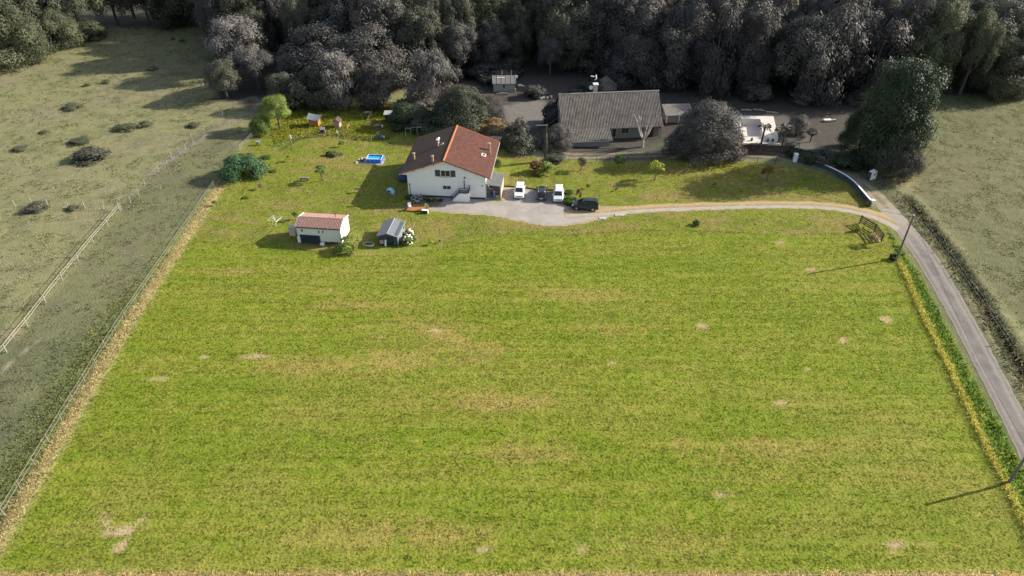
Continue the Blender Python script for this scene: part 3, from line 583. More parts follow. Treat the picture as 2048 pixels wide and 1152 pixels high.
# lean-to porch on the right-hand wall
PW0, PW1 = HW+.02, HW+2.55; PD = 4.6
def pz(u): return 2.72-.32*(u-PW0)/(PW1-PW0)
b = MB(); nn = 18
for i in range(nn): v0 = -.12+(PD+.12)*i/nn; v1 = v0+(PD+.12)/nn*.55; b.slab([(PW0, v0, pz(PW0)+.16), (PW1+.12, v0, pz(PW1)+.15), (PW1+.12, v1, pz(PW1)+.15), (PW0, v1, pz(PW0)+.16)], .13)
b.slab([(PW0, -.12, pz(PW0)+.04), (PW1+.12, -.12, pz(PW1)+.03), (PW1+.12, PD, pz(PW1)+.03), (PW0, PD, pz(PW0)+.04)], .05)
part('porch_roof', b, mat('porch_sheet', (.21, .22, .21), .6, vary=.15, scale=1.5), house)
M_PLANK = mat('pinkish_boards', (.44, .35, .30), .8, vary=.15, scale=4)
for u, v in ((PW0+.07, .06), (PW1-.06, .06)):
    b = MB(); b.box((u, v, pz(u)/2), (.13, .13, pz(u)-.03)); part('porch_post', b, M_PLANK, house)
b = MB(); b.box(((PW0+PW1)/2, .02, 2.30), (PW1-PW0-.28, .08, .2)); part('lintel', b, M_WOODD, house)
for i in range(7):
    z0 = i*.335; b = MB(); b.box((PW1, PD/2+.1, z0+.165), (.05, PD-.25, .315)); part('plank', b, M_PLANK, house)
b = MB(); b.box((PW0+.45, PD-.05, 1.15), (.85, .08, 2.3)); b.box((PW1-.28, PD-.05, 1.15), (.45, .08, 2.3)); b.box(((PW0+PW1)/2+.2, PD-.05, .45), (1.2, .07, .9)); part('porch_wall', b, M_WOODD, house)
b = MB(); b.box(((PW0+PW1)/2, PD/2, .03), (PW1-PW0-.2, PD-.1, .06)); part('porch_floor', b, M_CONC, house)
# clutter standing under the porch
def local_thing(F, name, label, cat, u, v, z=0, rz=0, group=None): p = F.w(u, v, z); return thing(name, label, cat, tuple(p), F.a+rz, group)
t = local_thing(HF, 'wooden_crate', 'open pale wooden crate stacked with logs at the right post of the porch', 'crate', PW1-.55, .55, .06)
for i in range(8): b = MB(); b.box((0, .28*(-1)**i, .10+(i//2)*.17), (.62, .03, .13)); part('slat', b, M_WOODP, t)
for sx in (-.3, .3): b = MB(); b.box((sx, 0, .35), (.04, .55, .7)); part('crate_side', b, M_WOODP, t)
b = MB()
for i in range(9): b.tube([(-.24+.2*(i % 3), -.24, .16+.2*(i//3)), (-.22+.2*(i % 3), .24, .16+.2*(i//3))], .08, 7)
part('logs', b, M_WOODD, t, kind='stuff')
t = local_thing(HF, 'folding_chair', 'teal canvas garden chair between the two people under the porch', 'chair', PW0+1.0, .95, .06, .3)
b = MB(); b.slab([(-.22, -.2, .45), (.22, -.2, .45), (.22, .2, .42), (-.22, .2, .42)], .03); part('seat', b, mat('teal_canvas', (.06, .16, .17), .9), t)
b = MB(); b.slab([(-.22, .22, .45), (.22, .22, .45), (.22, .34, .95), (-.22, .34, .95)], .03); part('backrest', b, MATS['teal_canvas'], t)
for sx in (-.23, .23):
    for y0, y1 in ((-.22, .2), (.24, -.18)): b = MB(); b.tube([(sx, y0, 0), (sx, y1, .45)], .014, 6); part('leg', b, M_GALV, t)

# ---- people under the porch (skinned bodies, clothes as children)
def person(label, loc, rz, skin, hair_c, top_c, low_c, style):
    t = thing('person', label, 'person', loc, rz)
    J = {'pel': (0, 0, .92), 'bel': (0, .01, 1.08), 'che': (0, 0, 1.30), 'nek': (0, -.005, 1.46), 'chin': (0, -.015, 1.53), 'head': (0, -.02, 1.62), 'crown': (0, -.005, 1.70)}
    rad = {'pel': (.15, .11), 'bel': (.13, .10), 'che': (.155, .105), 'nek': (.052, .055), 'chin': (.062, .07), 'head': (.075, .09), 'crown': (.055, .065)}
    E = [('pel', 'bel'), ('bel', 'che'), ('che', 'nek'), ('nek', 'chin'), ('chin', 'head'), ('head', 'crown')]
    for s, q in ((-1, 'l'), (1, 'r')):
        bend = style == 'phone'
        J['sh'+q] = (s*.17, 0, 1.39); J['el'+q] = (s*(.23 if not bend else .22), .02 if not bend else -.04, 1.12); J['wr'+q] = (s*.24, -.06, .88) if not bend else (s*.09, -.27, 1.18); J['pa'+q] = (s*.24, -.08, .80) if not bend else (s*.05, -.33, 1.21)
        J['hp'+q] = (s*.09, 0, .86); J['kn'+q] = (s*.10, -.02, .48); J['an'+q] = (s*.10, .02, .09); J['to'+q] = (s*.11, -.13, .03)
        rad.update({'sh'+q: (.062, .062), 'el'+q: (.042, .042), 'wr'+q: (.027, .027), 'pa'+q: (.035, .022), 'hp'+q: (.095, .10), 'kn'+q: (.058, .06), 'an'+q: (.038, .04), 'to'+q: (.036, .024)})
        E += [('che', 'sh'+q), ('sh'+q, 'el'+q), ('el'+q, 'wr'+q), ('wr'+q, 'pa'+q), ('pel', 'hp'+q), ('hp'+q, 'kn'+q), ('kn'+q, 'an'+q), ('an'+q, 'to'+q)]
        pa = Vector(J['pa'+q]); dr_ = (pa-Vector(J['wr'+q])).normalized(); ac = Vector((0, 1, 0)) if not bend else Vector((1, 0, 0))
        for f in range(5):
            off = (f-1.5)*.018 if f < 4 else -.045; ln = (.075, .085, .08, .065, .05)[f]; a = pa+ac*off*(1 if f < 4 else .8)+dr_*(.015 if f < 4 else -.02); e_ = a+dr_*ln*.6; g = e_+(dr_+Vector((-s*.5, 0, -.3 if bend else 0))).normalized()*ln*.4
            J[f'f{f}{q}'] = tuple(e_); J[f'g{f}{q}'] = tuple(g); rad[f'f{f}{q}'] = (.009, .009); rad[f'g{f}{q}'] = (.008, .008); E += [('pa'+q, f'f{f}{q}'), (f'f{f}{q}', f'g{f}{q}')]
    keys = list(J); me = bpy.data.meshes.new('body'); me.from_pydata([J[k_] for k_ in keys], [(keys.index(a), keys.index(c_)) for a, c_ in E], [])
    o = link('body', me, mat('skin_'+hair_c, skin, .6, vary=.06), t); md = o.modifiers.new('skin', 'SKIN'); md.use_smooth_shade = True
    sv = me.skin_vertices[0].data
    for i, k_ in enumerate(keys): sv[i].radius = rad[k_]; sv[i].use_root = (k_ == 'pel')
    o.modifiers.new('sub', 'SUBSURF').render_levels = 1
    hm = mat('hair_'+hair_c, {'brown': (.05, .03, .02), 'black': (.012, .01, .01)}[hair_c], .7)
    b = MB(); b.lathe([(.088, -.02), (.095, .05), (.082, .10), (.045, .135), (.01, .145)], (0, .012, 1.60), 12, 1.15); b.lathe([(.05, -.20), (.075, -.1), (.08, 0)], (0, .055, 1.62), 10, .6); part('hair', b, hm, t, smooth=True)
    b = MB(); b.lathe([(.012, -.02), (.016, 0), (.006, .03)], (0, -.118, 1.61), 6); 
    for s in (-1, 1): b.lathe([(.006, -.02), (.012, 0), (.006, .02)], (s*.085, -.01, 1.61), 6)
    part('face', b, MATS['skin_'+hair_c], t, kind='stuff')
    b = MB()
    for s in (-1, 1): b.box((s*.03, -.112, 1.635), (.02, .012, .010))
    b.box((0, -.108, 1.565), (.04, .012, .009)); part('features', b, hm, t, kind='stuff')
    tm, lm = mat('top_'+hair_c, top_c, .9, vary=.08), mat('bottom_'+hair_c, low_c, .9, vary=.12)
    b = MB(); b.lathe([(.165, .86), (.16, 1.0), (.15, 1.10), (.175, 1.28), (.165, 1.38), (.075, 1.45)], (0, 0, 0), 16, .72); 
    for s, q in ((-1, 'l'), (1, 'r')):
        sh_, el = Vector(J['sh'+q]), Vector(J['el'+q]); b.tube([sh_*1.0+Vector((-s*.03, 0, .02)), sh_.lerp(el, .55)], [.078, .066], 10)
    part('shirt', b, tm, t, smooth=True)
    b = MB()
    if style == 'phone': b.lathe([(.27, .06), (.25, .3), (.21, .6), (.175, .9), (.165, .98)], (0, 0, 0), 18, .8); part('long_skirt', b, lm, t, smooth=True)
    else:
        b.lathe([(.165, .80), (.172, .92), (.165, .98)], (0, 0, 0), 16, .75)
        for s, q in ((-1, 'l'), (1, 'r')): b.tube([(s*.085, 0, .90), (s*.10, -.02, .50)], [.105, .085], 12)
        part('shorts', b, lm, t, smooth=True)
    return t
p = HF.ground(974.3, 400.5); person('person in a teal shirt and shorts standing at the left side of the porch', tuple(HF.w(p[0], max(p[1], .1)+.35, .06)), HF.a+.3, (.30, .18, .13), 'brown', (.10, .21, .20), (.09, .19, .19), 'stand')
p = HF.ground(987.8, 400.3); person('person in a long blue skirt and pale top holding both hands together in the porch', tuple(HF.w(p[0], max(p[1], .1)+.25, .06)), HF.a-.2, (.20, .11, .08), 'black', (.36, .33, .42), (.09, .16, .33), 'phone')

# ---- terrace, deck and things in front of the house
q = [HF.ground(x, y) for x, y in ((811, 424.5), (853, 425.5), (853, 416), (811, 415))]
dk = local_thing(HF, 'timber_deck', 'low orange timber deck at the left end of the yard', 'deck', (q[0][0]+q[1][0])/2, (q[0][1]+q[2][1])/2)
dw, dd = q[1][0]-q[0][0], 2.0
for i in range(12):
    b = MB(); b.box((0, -dd/2+dd*(i+.5)/12+.45, .16), (dw, dd/12-.02, .04)); part('plank', b, M_WOODO, dk)
for x_ in (-dw/2+.1, 0, dw/2-.1): b = MB(); b.box((x_, .45, .07), (.1, dd-.05, .14)); part('joist', b, M_WOODD, dk)
t = local_thing(HF, 'garden_chair', 'white garden armchair on the left end of the timber deck', 'chair', *[HF.ground(820, 419)[k_] for k_ in (0, 1)], .18, .4)
b = MB(); b.bev((0, 0, .42), (.5, .5, .06), .02); part('seat', b, M_TRIM, t)
b = MB(); b.bev((0, .26, .72), (.5, .05, .6), .02); part('backrest', b, M_TRIM, t)
for sx in (-.24, .24):
    b = MB(); b.bev((sx, 0, .64), (.06, .5, .04), .015); part('armrest', b, M_TRIM, t)
    for sy in (-.22, .22): b = MB(); b.box((sx, sy, .21), (.05, .05, .42)); part('leg', b, M_TRIM, t)
t = local_thing(HF, 'side_table', 'small dark side table with white things beside the deck chair', 'table', *[HF.ground(814.5, 421)[k_] for k_ in (0, 1)], .18)
b = MB(); b.lathe([(.28, .44), (.3, .46), (.28, .48)], n=14); part('table_top', b, M_WOODD, t)
for k_ in range(3): w_ = k_*2.09; b = MB(); b.tube([(.22*math.cos(w_), .22*math.sin(w_), 0), (.1*math.cos(w_), .1*math.sin(w_), .44)], .02, 6); part('leg', b, M_WOODD, t)
def agave(name, label, cat, loc, n=22, r=.55, h=.6, c=(.30, .33, .10), pot=True, group=None, potc=None):
    t = thing(name, label, cat, loc, group=group); b = MB(); rr = random.Random(int(loc[0]*100))
    for i in range(n):
        a = i*2.4; e = .25+.75*i/n; p0 = Vector((0, 0, .28)); p2 = Vector((math.cos(a)*r*(1.1-e*.8), math.sin(a)*r*(1.1-e*.8), .28+h*e)); p1 = p0.lerp(p2, .55)+Vector((0, 0, .14)); s = Vector((-math.sin(a), math.cos(a), 0))*.05
        b.add([p0-s*.7, p0+s*.7, p1+s, p1-s, p2], [(0, 1, 2, 3), (3, 2, 4)])
    part('leaves', b, mat('agave_'+name, c, .6), t)
    if pot: b = MB(); b.lathe([(.16, 0), (.20, .02), (.26, .3), (.28, .32), (.24, .32)], n=14); part('pot', b, mat('terracotta', (.25, .10, .06), .8) if not potc else mat('grey_pot', potc, .8), t)
    return t
agave('yucca_plant', 'spiky yellow green yucca in a pot at the right end of the timber deck', 'plant', G3(854, 421, 0), 34, .75, 1.15, (.34, .36, .12))
t = local_thing(HF, 'deck_planter', 'dark planter box with white trim beside the yucca', 'planter', *[HF.ground(850, 426)[k_] for k_ in (0, 1)])
b = MB(); b.bev((0, 0, .28), (.9, .45, .52), .02); part('box', b, M_NAVY, t); b = MB(); b.box((0, 0, .56), (.96, .5, .05)); part('rim', b, M_TRIM, t); b = MB(); b.box((.5, 0, .3), (.06, .47, .6)); part('corner_board', b, M_TRIM, t)
for i, (px, py, w_) in enumerate(((828, 400, .75), (840.5, 399, .8))):
    t = thing('terrace_chair', ('left', 'right')[i]+' grey wicker armchair of the pair against the white house wall', 'chair', G3(px, py), -.4+i*.7, 'wicker armchairs by the house wall')
    mw = mat('grey_wicker', (.30, .30, .31), .85); b = MB(); b.bev((0, 0, .25), (.72, .7, .3), .05); part('seat', b, mw, t); b = MB(); b.bev((0, .32, .55), (.74, .12, .5), .04); part('backrest', b, mw, t)
    for s in (-.35, .35): b = MB(); b.bev((s, 0, .45), (.1, .7, .28), .03); part('armrest', b, mw, t)
    b = MB(); b.bev((0, -.04, .43), (.5, .5, .1), .04); part('cushion', b, M_SHUT, t)
t = thing('low_table', 'small low grey table in front of the wicker armchairs', 'table', G3(835, 406))
b = MB(); b.bev((0, 0, .34), (.7, .5, .05), .02); part('table_top', b, M_CONC, t)
for sx in (-.3, .3):
    for sy in (-.2, .2): b = MB(); b.box((sx, sy, .16), (.05, .05, .32)); part('leg', b, M_DARK, t)

sheet('terrace', GP([(812, 396), (880, 400), (886, 411), (853, 417), (811, 417)]), .026, lambda x, y, d: lerp((.135, .10, .08), (.20, .15, .115), fbm(x*1.5, y*1.5, 6)), M_DRIVE, rag=.2)
# ---- covered thing and pale shell on the shaded lawn, left of the house
t = thing('covered_trailer', 'long trailer under a dark blue cover against the left wall of the white house', 'trailer', G3(812, 352), R(84))
b = MB(); prof = [(-2.6, .55, .5), (-2.2, .9, 1.35), (-1.0, 1.0, 1.75), (.8, 1.0, 1.8), (1.9, .9, 1.5), (2.5, .55, .6)]
vs = []; fs = []
for x_, hw_, z_ in prof: vs += [(x_, -hw_, .25), (x_, -hw_*.95, z_*.75), (x_, -hw_*.5, z_), (x_, hw_*.5, z_), (x_, hw_*.95, z_*.75), (x_, hw_, .25)]
for i in range(len(prof)-1):
    for k_ in range(5): fs.append((i*6+k_, i*6+k_+1, i*6+7+k_, i*6+6+k_))
fs += [tuple(range(5, -1, -1)), tuple(range(30, 36))]; b.add(vs, fs); part('cover', b, mat('blue_tarpaulin', (.020, .045, .10), .55, vary=.3, scale=2, bump=.5, bscale=3), t, smooth=True)
for sx in (-.7, .3):
    for sy in (-.85, .85): b = MB(); b.lathe([(.3, -.09), (.3, .09)], n=14); o = part('wheel', b, M_DARK, t); o.location = (sx, sy, .3); o.rotation_euler = (math.pi/2, 0, 0)
b = MB(); b.tube([(2.3, 0, .4), (3.1, 0, .4), (3.1, 0, .05)], .05, 6); part('drawbar', b, M_GALV, t)
t = thing('garden_shelter', 'pale turquoise arched shell shelter lying in the shade of the white house', 'shelter', G3(781, 386), R(-28))
b = MB(); vs = []; fs = []; n = 10
for i in range(n+1):
    a = math.pi*i/n; r_ = .78
    for x_, k_ in ((-.42, .75), (-.18, 1), (.25, 1.0), (.48, .8)): vs.append((r_*k_*math.cos(a)*1.0, x_, .95*k_*math.sin(a)))
for i in range(n):
    for k_ in range(3): fs.append((i*4+k_, i*4+k_+1, i*4+5+k_, i*4+4+k_))
b.add(vs, fs); o = part('shell', b, mat('turquoise_plastic', (.30, .56, .62), .45, vary=.1), t, smooth=True); md = o.modifiers.new('s', 'SOLIDIFY'); md.thickness = .05
b = MB(); b.bev((0, .05, .08), (1.3, .7, .14), .04); part('base', b, M_CONC, t)
b = MB(); b.box((0, .35, .34), (.9, .03, .5)); part('inner_panel', b, M_WOODD, t)

# ---- cream cabin with pinkish metal roof
CF = Frame(-32.1, 87.44, -.11); L_, D_, ZE, ZK, VK, ZB, VB = 6.71, 3.68, 2.82, 3.50, 1.58, 2.98, 3.74
cab = thing('garden_cabin', 'cream boarded cabin with pinkish ribbed metal roof standing on the lawn edge', 'cabin', tuple(CF.o), CF.a)
M_CREAM = mat('cream_boards', (.66, .65, .54), .7, vary=.04); M_PINKR = mat('pink_metal_roof', (.37, .225, .195), .5, vary=.12, scale=2)
def gz(v): return ZE+(ZK-ZE)*v/VK if v < VK else ZK+(ZB-ZK)*(v-VK)/(D_-VK)
b = MB(); b.prism([(0.0, .42), (D_, .42), (D_, ZB-.09), (VK, ZK-.09), (0.0, ZE-.09)], 'X', 0, L_); part('wall', b, M_CREAM, cab)
b = MB(); b.prism([(-.02, .40), (D_+.02, .40), (D_+.02, ZB-.08), (VK, ZK-.08), (-.02, ZE-.08)], 'X', L_+.002, L_+.03); part('gable_board', b, M_TRIM, cab)
b = MB(); b.prism([(-.02, .40), (D_+.02, .40), (D_+.02, ZB-.08), (VK, ZK-.08), (-.02, ZE-.08)], 'X', -.03, -.002); part('gable_board', b, M_TRIM, cab)
for i in range(14):
    z0 = .44+i*(ZE-.55)/14; b = MB(); b.slab([(.02, -.03, z0), (L_-.02, -.03, z0), (L_-.02, -.012, z0+(ZE-.55)/14-.012), (.02, -.012, z0+(ZE-.55)/14-.012)], .02); part('plank', b, M_CREAM, cab)
b = MB(); nn = 30
b.slab([(-.12, -.14, gz(-.14)), (L_+.12, -.14, gz(-.14)), (L_+.12, VK, ZK), (-.12, VK, ZK)], .05)
for i in range(nn): u = -.10+(L_+.2)*(i+.5)/nn; b.slab([(u-.055, -.15, gz(-.15)+.12), (u+.055, -.15, gz(-.15)+.12), (u+.055, VK-.10, ZK+.08), (u-.055, VK-.10, ZK+.08)], .12)
part('roof', b, M_PINKR, cab)
b = MB(); b.slab([(-.12, VK, ZK), (L_+.12, VK, ZK), (L_+.12, VB+.1, ZB-.02), (-.12, VB+.1, ZB-.02)], .05)
for i in range(nn): u = -.10+(L_+.2)*(i+.5)/nn; b.slab([(u-.05, VK+.08, ZK+.015), (u+.05, VK+.08, ZK+.015), (u+.05, VB+.1, ZB+.0), (u-.05, VB+.1, ZB+.0)], .03)
part('roof', b, M_PINKR, cab)
b = MB(); b.box((L_/2, VK, ZK+.03), (L_+.26, .22, .05)); part('ridge_cap', b, mat('ridge_shadow', (.13, .06, .055), .6), cab)  # cap coloured dark to paint in the shadow line along the ridge
for u in (-.14, L_+.14):
    b = MB(); b.slab([(u-.03, -.16, gz(-.16)+.08), (u+.03, -.16, gz(-.16)+.08), (u+.03, VK, ZK+.08), (u-.03, VK, ZK+.08)], .16); b.slab([(u-.03, VK, ZK+.08), (u+.03, VK, ZK+.08), (u+.03, VB+.1, ZB+.06), (u-.03, VB+.1, ZB+.06)], .16); part('bargeboard', b, M_TRIM, cab)
b = MB(); b.tube([(0, -.2, gz(-.2)-.02), (L_, -.2, gz(-.2)-.02)], .06, 8); part('gutter', b, M_SHUT, cab)
s_ = 140/2016; cc = lambda x, y: CF.front(570+x*s_, 420+y*s_)
q = cc(425, 530), cc(555, 640); window(cab, q[0][0], q[1][0], q[1][2], q[0][2], -.03, 0, glass=mat('greenish_pane', (.16, .19, .09), .3), fw=.09)
for x0, x1 in ((925, 1030), (1040, 1145)): q = cc(x0, 560), cc(x1, 690); window(cab, q[0][0], q[1][0], q[1][2], q[0][2], -.03, 0, glass=mat('grey_pane', (.10, .13, .15), .15), fw=.1)
q = cc(425, 680), cc(1030, 900); nb_ = 7
for i in range(nb_):
    a = q[0][0]+(q[1][0]-q[0][0])*i/nb_; w_ = (q[1][0]-q[0][0])/nb_; b = MB(); b.box((a+w_/2, -.12, q[0][2]/2+.03), (w_-.02, .05, q[0][2]-.06)); part('panel', b, M_NAVY, cab)
b = MB(); b.box(((q[0][0]+q[1][0])/2, -.13, q[0][2]+.05), (q[1][0]-q[0][0]+.3, .14, .1)); part('panel_rail', b, M_TRIM, cab)
b = MB(); b.box((q[0][0]-.25, -.09, .55), (.45, .1, 1.0)); part('skirt_panel', b, M_TRIM, cab)
b = MB(); b.bev((q[1][0]+.35, -.35, .2), (.6, .5, .4), .02); part('step', b, M_TRIM, cab)
b = MB()
for u in (.6, 2.4, 4.4, 6.2):
    for v in (.5, 3.2): b.box((u, v, .21), (.4, .4, .42))
part('pier', b, M_CONC, cab)
b = MB(); b.box((L_/2, .9, .22), (L_-.3, .05, .40)); part('underside_skirt', b, M_NAVY, cab)
def endp(px, py): return CF.side(570+px*s_, 420+py*s_, L_)
q = endp(1640, 450), endp(1700, 580); window(cab, min(q[0][1], q[1][1]), max(q[0][1], q[1][1]), q[1][2], q[0][2], L_+.03, 0, facing=1, axis='side', glass=MATS['grey_pane'])
q = endp(1785, 285), endp(1815, 335); window(cab, min(q[0][1], q[1][1]), max(q[0][1], q[1][1])+.1, q[1][2], q[0][2], L_+.03, 0, facing=1, axis='side', glass=MATS['grey_pane'], name='gable_vent')
q = CF.pl(570+1460*s_, 420+205*s_, (0, VK, ZK), (L_, VK, ZK), (0, VB, ZB)); b = MB(); b.tube([(q[0], q[1], q[2]-.1), (q[0]-.03, q[1], q[2]+.5)], .055, 8); b.lathe([(.1, .5), (.11, .58), (.02, .64)], (q[0]-.03, q[1], q[2]), 8); part('stovepipe', b, M_DARK, cab)
g = CF.ground(570+225*s_, 420+760*s_)
t = local_thing(CF, 'storage_cabinet', 'beige plastic cabinet with grey lid against the left end of the cream cabin', 'cabinet', g[0], g[1]+.4)
b = MB(); b.bev((0, 0, .72), (.95, .8, 1.4), .04); part('body', b, mat('beige_plastic', (.55, .46, .38), .6), t)
b = MB(); b.bev((0, 0, 1.48), (1.03, .9, .13), .04); part('lid', b, mat('grey_plastic', (.42, .42, .46), .6), t)
for sx in (-.24, .24): b = MB(); b.bev((sx, -.42, .72), (.45, .04, 1.3), .015); part('door', b, MATS['beige_plastic'], t)

# ---- dark shed
SF = Frame(-20.01, 86.85, -.11); sw, sd_, ze, zt = 3.01, 4.31, 1.62, 2.08
shd = thing('garden_shed', 'dark slate blue shed with grey felt gable roof beside the white hydrangea', 'shed', tuple(SF.o), SF.a)
M_SLATE = mat('slate_boards', (.055, .070, .085), .7, vary=.12)
b = MB(); b.prism([(0, .05), (sw, .05), (sw, ze), (sw/2, zt-.03), (0, ze)], 'Y', 0, sd_-.1); part('wall', b, M_SLATE, shd)
for i in range(14): 
    a = sw*i/14; h = ze+(zt-.05-ze)*(1-abs((i+.5)/14-.5)*2)-.06; b = MB(); b.box((a+sw/28, -.012, h/2+.04), (sw/14-.02, .02, h)); part('plank', b, M_SLATE, shd)
for i in range(18): b = MB(); b.box((sw+.012, (i+.5)*(sd_-.1)/18, ze/2+.04), (.02, (sd_-.1)/18-.02, ze-.08)); part('plank', b, mat('slate_boards_lit', (.20, .235, .25), .7), shd)  # right wall boards in a lighter copy, with the sun painted into the colour
for a, c_ in ((-.14, sw/2), (sw+.14, sw/2)):
    z0 = ze-.06; pts = [(a, -.15, z0), (c_, -.15, zt), (c_, sd_+.1, zt), (a, sd_+.1, z0)]; b = MB(); b.slab(pts if a > 0 else pts[::-1], .06) if False else b.slab(pts[::-1] if a < 0 else [pts[1], pts[0], pts[3], pts[2]], .06); part('roof', b, M_GREYR, shd)
    for v in (-.17, sd_+.12): b = MB(); b.tube([(a, v, z0), (c_, v, zt)], .045, 5); part('verge_trim', b, M_GALV, shd)
    b = MB(); b.tube([(a, -.15, z0), (a, sd_+.1, z0)], .04, 5); part('eave_trim', b, M_GALV, shd)
b = MB(); b.tube([(sw/2, -.16, zt+.01), (sw/2, sd_+.1, zt+.01)], .05, 6); part('ridge_trim', b, M_GALV, shd)
b = MB(); b.box((.62*sw, -.05, .72), (.85, .05, 1.3)); dr = part('door', b, M_NAVY, shd); b = MB(); b.box((.62*sw-.3, -.085, .75), (.04, .03, .14)); part('handle', b, M_GALV, dr)
b = MB(); b.box((sw-.03, -.03, ze/2), (.12, .07, ze-.05)); part('corner_board', b, M_GALV, shd)
g = SF.side(720+1150*160/2048, 430+350*160/2048, sw); window(shd, 3.3, 3.75, .85, 1.3, sw+.03, 0, facing=1, axis='side', frame=M_SHUT)
g = SF.ground(720+585*160/2048, 430+750*160/2048)
t = local_thing(SF, 'fuse_box', 'pinkish metal box on legs beside the door of the dark shed', 'box', g[0], min(g[1], -.3)); b = MB(); b.bev((0, 0, .68), (.55, .3, .6), .03); part('body', b, mat('pink_box', (.42, .28, .27), .6), t)
for sx in (-.22, .22): b = MB(); b.box((sx, 0, .19), (.05, .25, .38)); part('leg', b, M_WOODD, t)
t = local_thing(SF, 'white_board', 'narrow white panel leaning beside the pinkish box at the shed', 'panel', g[0]+.55, min(g[1], -.3)); b = MB(); b.slab([(-.14, -.1, 0), (.14, -.1, 0), (.14, .2, .95), (-.14, .2, .95)], .03); part('board', b, M_TRIM, t); b = MB(); b.tube([(-.14, .2, .95), (.14, .2, .95)], .02, 6); part('edge', b, M_GALV, t)
t = local_thing(SF, 'spare_tyre', 'dark round wheel leaning on the front of the blue shed', 'wheel', 2.45, -.25); b = MB(); b.lathe([(.3, -.05), (.3, .05)], n=18); o = part('tyre', b, M_DARK, t); o.location = (0, 0, .31); o.rotation_euler = (math.pi/2+.2, 0, 0); b = MB(); b.lathe([(.16, -.07), (.16, .07)], n=12); o = part('rim', b, M_SHUT, t); o.location = (0, 0, .31); o.rotation_euler = (math.pi/2+.2, 0, 0)
t = thing('bath_planter', 'old white tub planter with soil in the shade of the dark shed', 'planter', G3(738, 492), -.1)
b = MB()
vs = []; fs = []; n = 16
for r_, z_ in ((.75, 0), (.82, .2), (.9, .45), (.84, .45), (.8, .36)):
    for k_ in range(n): w_ = 2*math.pi*k_/n; vs.append((r_*math.cos(w_), r_*.45*math.sin(w_), z_))
for i in range(4):
    for k_ in range(n): fs.append((i*n+k_, i*n+(k_+1) % n, (i+1)*n+(k_+1) % n, (i+1)*n+k_))
fs.append(tuple(range(n-1, -1, -1))); b.add(vs, fs); part('tub', b, mat('old_enamel', (.48, .45, .40), .5), t, smooth=True)
b = MB(); b.lathe([(.79, .34), (.8, .35)], n=16, sy=.44); part('soil', b, M_WOODD, t)

# ---- bungalow
BF = Frame(9.13, 130.75, .10); BL, V1, Z1, V2, Z2, U1, U0, BZ = 20.2, 5.51, 1.91, 8.47, .62, 9.57, 1.43, 6.92
bun = thing('bungalow', 'long low bungalow with weathered grey brown tiled roof among dark trees', 'house', tuple(BF.o), BF.a)
M_TILEG = mat('weathered_tile', (.172, .157, .139), .9, vary=.3, scale=.9, c2=(.112, .102, .090)); M_GREYW = mat('grey_render', (.235, .215, .195), .9, vary=.12)
b = MB(); b.slab([(0, -V1, Z1), (BL, -V1, Z1), (BL, 0, BZ), (0, 0, BZ)], .14); part('roof_deck', b, M_WOODD, bun)
b = MB(); b.slab([(U0, -V2, Z2), (U1, -V2, Z2), (U1, -V1+.02, Z1-.01), (U0, -V1+.02, Z1-.01)], .14); part('roof_deck', b, M_WOODD, bun)
b = MB(); b.slab([(BL, 5.2, 2.6), (0, 5.2, 2.6), (0, .01, BZ-.01), (BL, .01, BZ-.01)], .14); part('roof_deck', b, M_WOODD, bun)
b = MB(); b.wavy((0, -V1, Z1), (BL, -V1, Z1), (BL, 0, BZ), (0, 0, BZ), .30, .11, 20, .03); part('roof_tiles', b, M_TILEG, bun, kind='stuff')
b = MB(); b.wavy((U0, -V2, Z2), (U1, -V2, Z2), (U1, -V1, Z1+.02), (U0, -V1, Z1+.02), .30, .11, 9, .03); part('roof_tiles', b, M_TILEG, bun, kind='stuff')
b = MB(); b.wavy((BL, 5.2, 2.6), (0, 5.2, 2.6), (0, 0, BZ), (BL, 0, BZ), .30, .11, 16, .03); part('roof_tiles', b, M_TILEG, bun, kind='stuff')
rm = MB(); n = 44; rm.tube([(0, 0, 0), (BL/n+.03, 0, .01)], [.14, .16], 8); rme = rm.mesh('ridge_tile'); rme.materials.append(mat('grey_ridge', (.34, .30, .27), .9))
for i in range(n): link('ridge_tile', rme, None, bun, (BL*i/n, 0, BZ+.08))
for p0, p1 in (((U0, -V2-.03, Z2), (U1, -V2-.03, Z2)), ((U1, -V1-.03, Z1), (BL, -V1-.03, Z1))):
    b = MB(); b.tube([(p0[0], p0[1], p0[2]-.03), (p1[0], p1[1], p1[2]-.03)], .075, 8); part('gutter', b, mat('pale_gutter', (.45, .42, .38), .6), bun)
b = MB(); b.box((U0+(U1-U0)/2, -(V1+V2)/2+.35, -.2), (U1-U0-.7, V2-V1-.5, 1.9)); b.box((BL/2, -2.4, .2), (BL-.8, 4.2, 2.8)); b.box((BL/2, 2.2, .2), (BL-.8, 4.4, 2.9)); part('wall', b, M_GREYW, bun)
b = MB(); b.prism([(-V1+.4, 1.2), (4.8, 1.2), (4.8, 2.55), (0, BZ-.25), (-V1+.4, Z1-.05)], 'X', .25, .5); part('gable_wall', b, M_GREYW, bun)
b = MB(); b.prism([(-V1+.4, 1.2), (4.8, 1.2), (4.8, 2.55), (0, BZ-.25), (-V1+.4, Z1-.05)], 'X', BL-.5, BL-.25); part('gable_wall', b, M_GREYW, bun)
window(bun, 10.3, 11.1, -.4, 1.5, -4.52, 0, frame=mat('grey_frame', (.32, .30, .28), .6)); window(bun, 12.1, 13.6, .2, 1.4, -4.52, 1, frame=MATS['grey_frame'])
b = MB(); b.box((18.1, -4.56, .35), (1.0, .08, 2.1)); dr = part('door', b, M_WOODD, bun); b = MB(); b.box((17.75, -4.62, .4), (.05, .04, .15)); part('handle', b, M_GALV, dr)
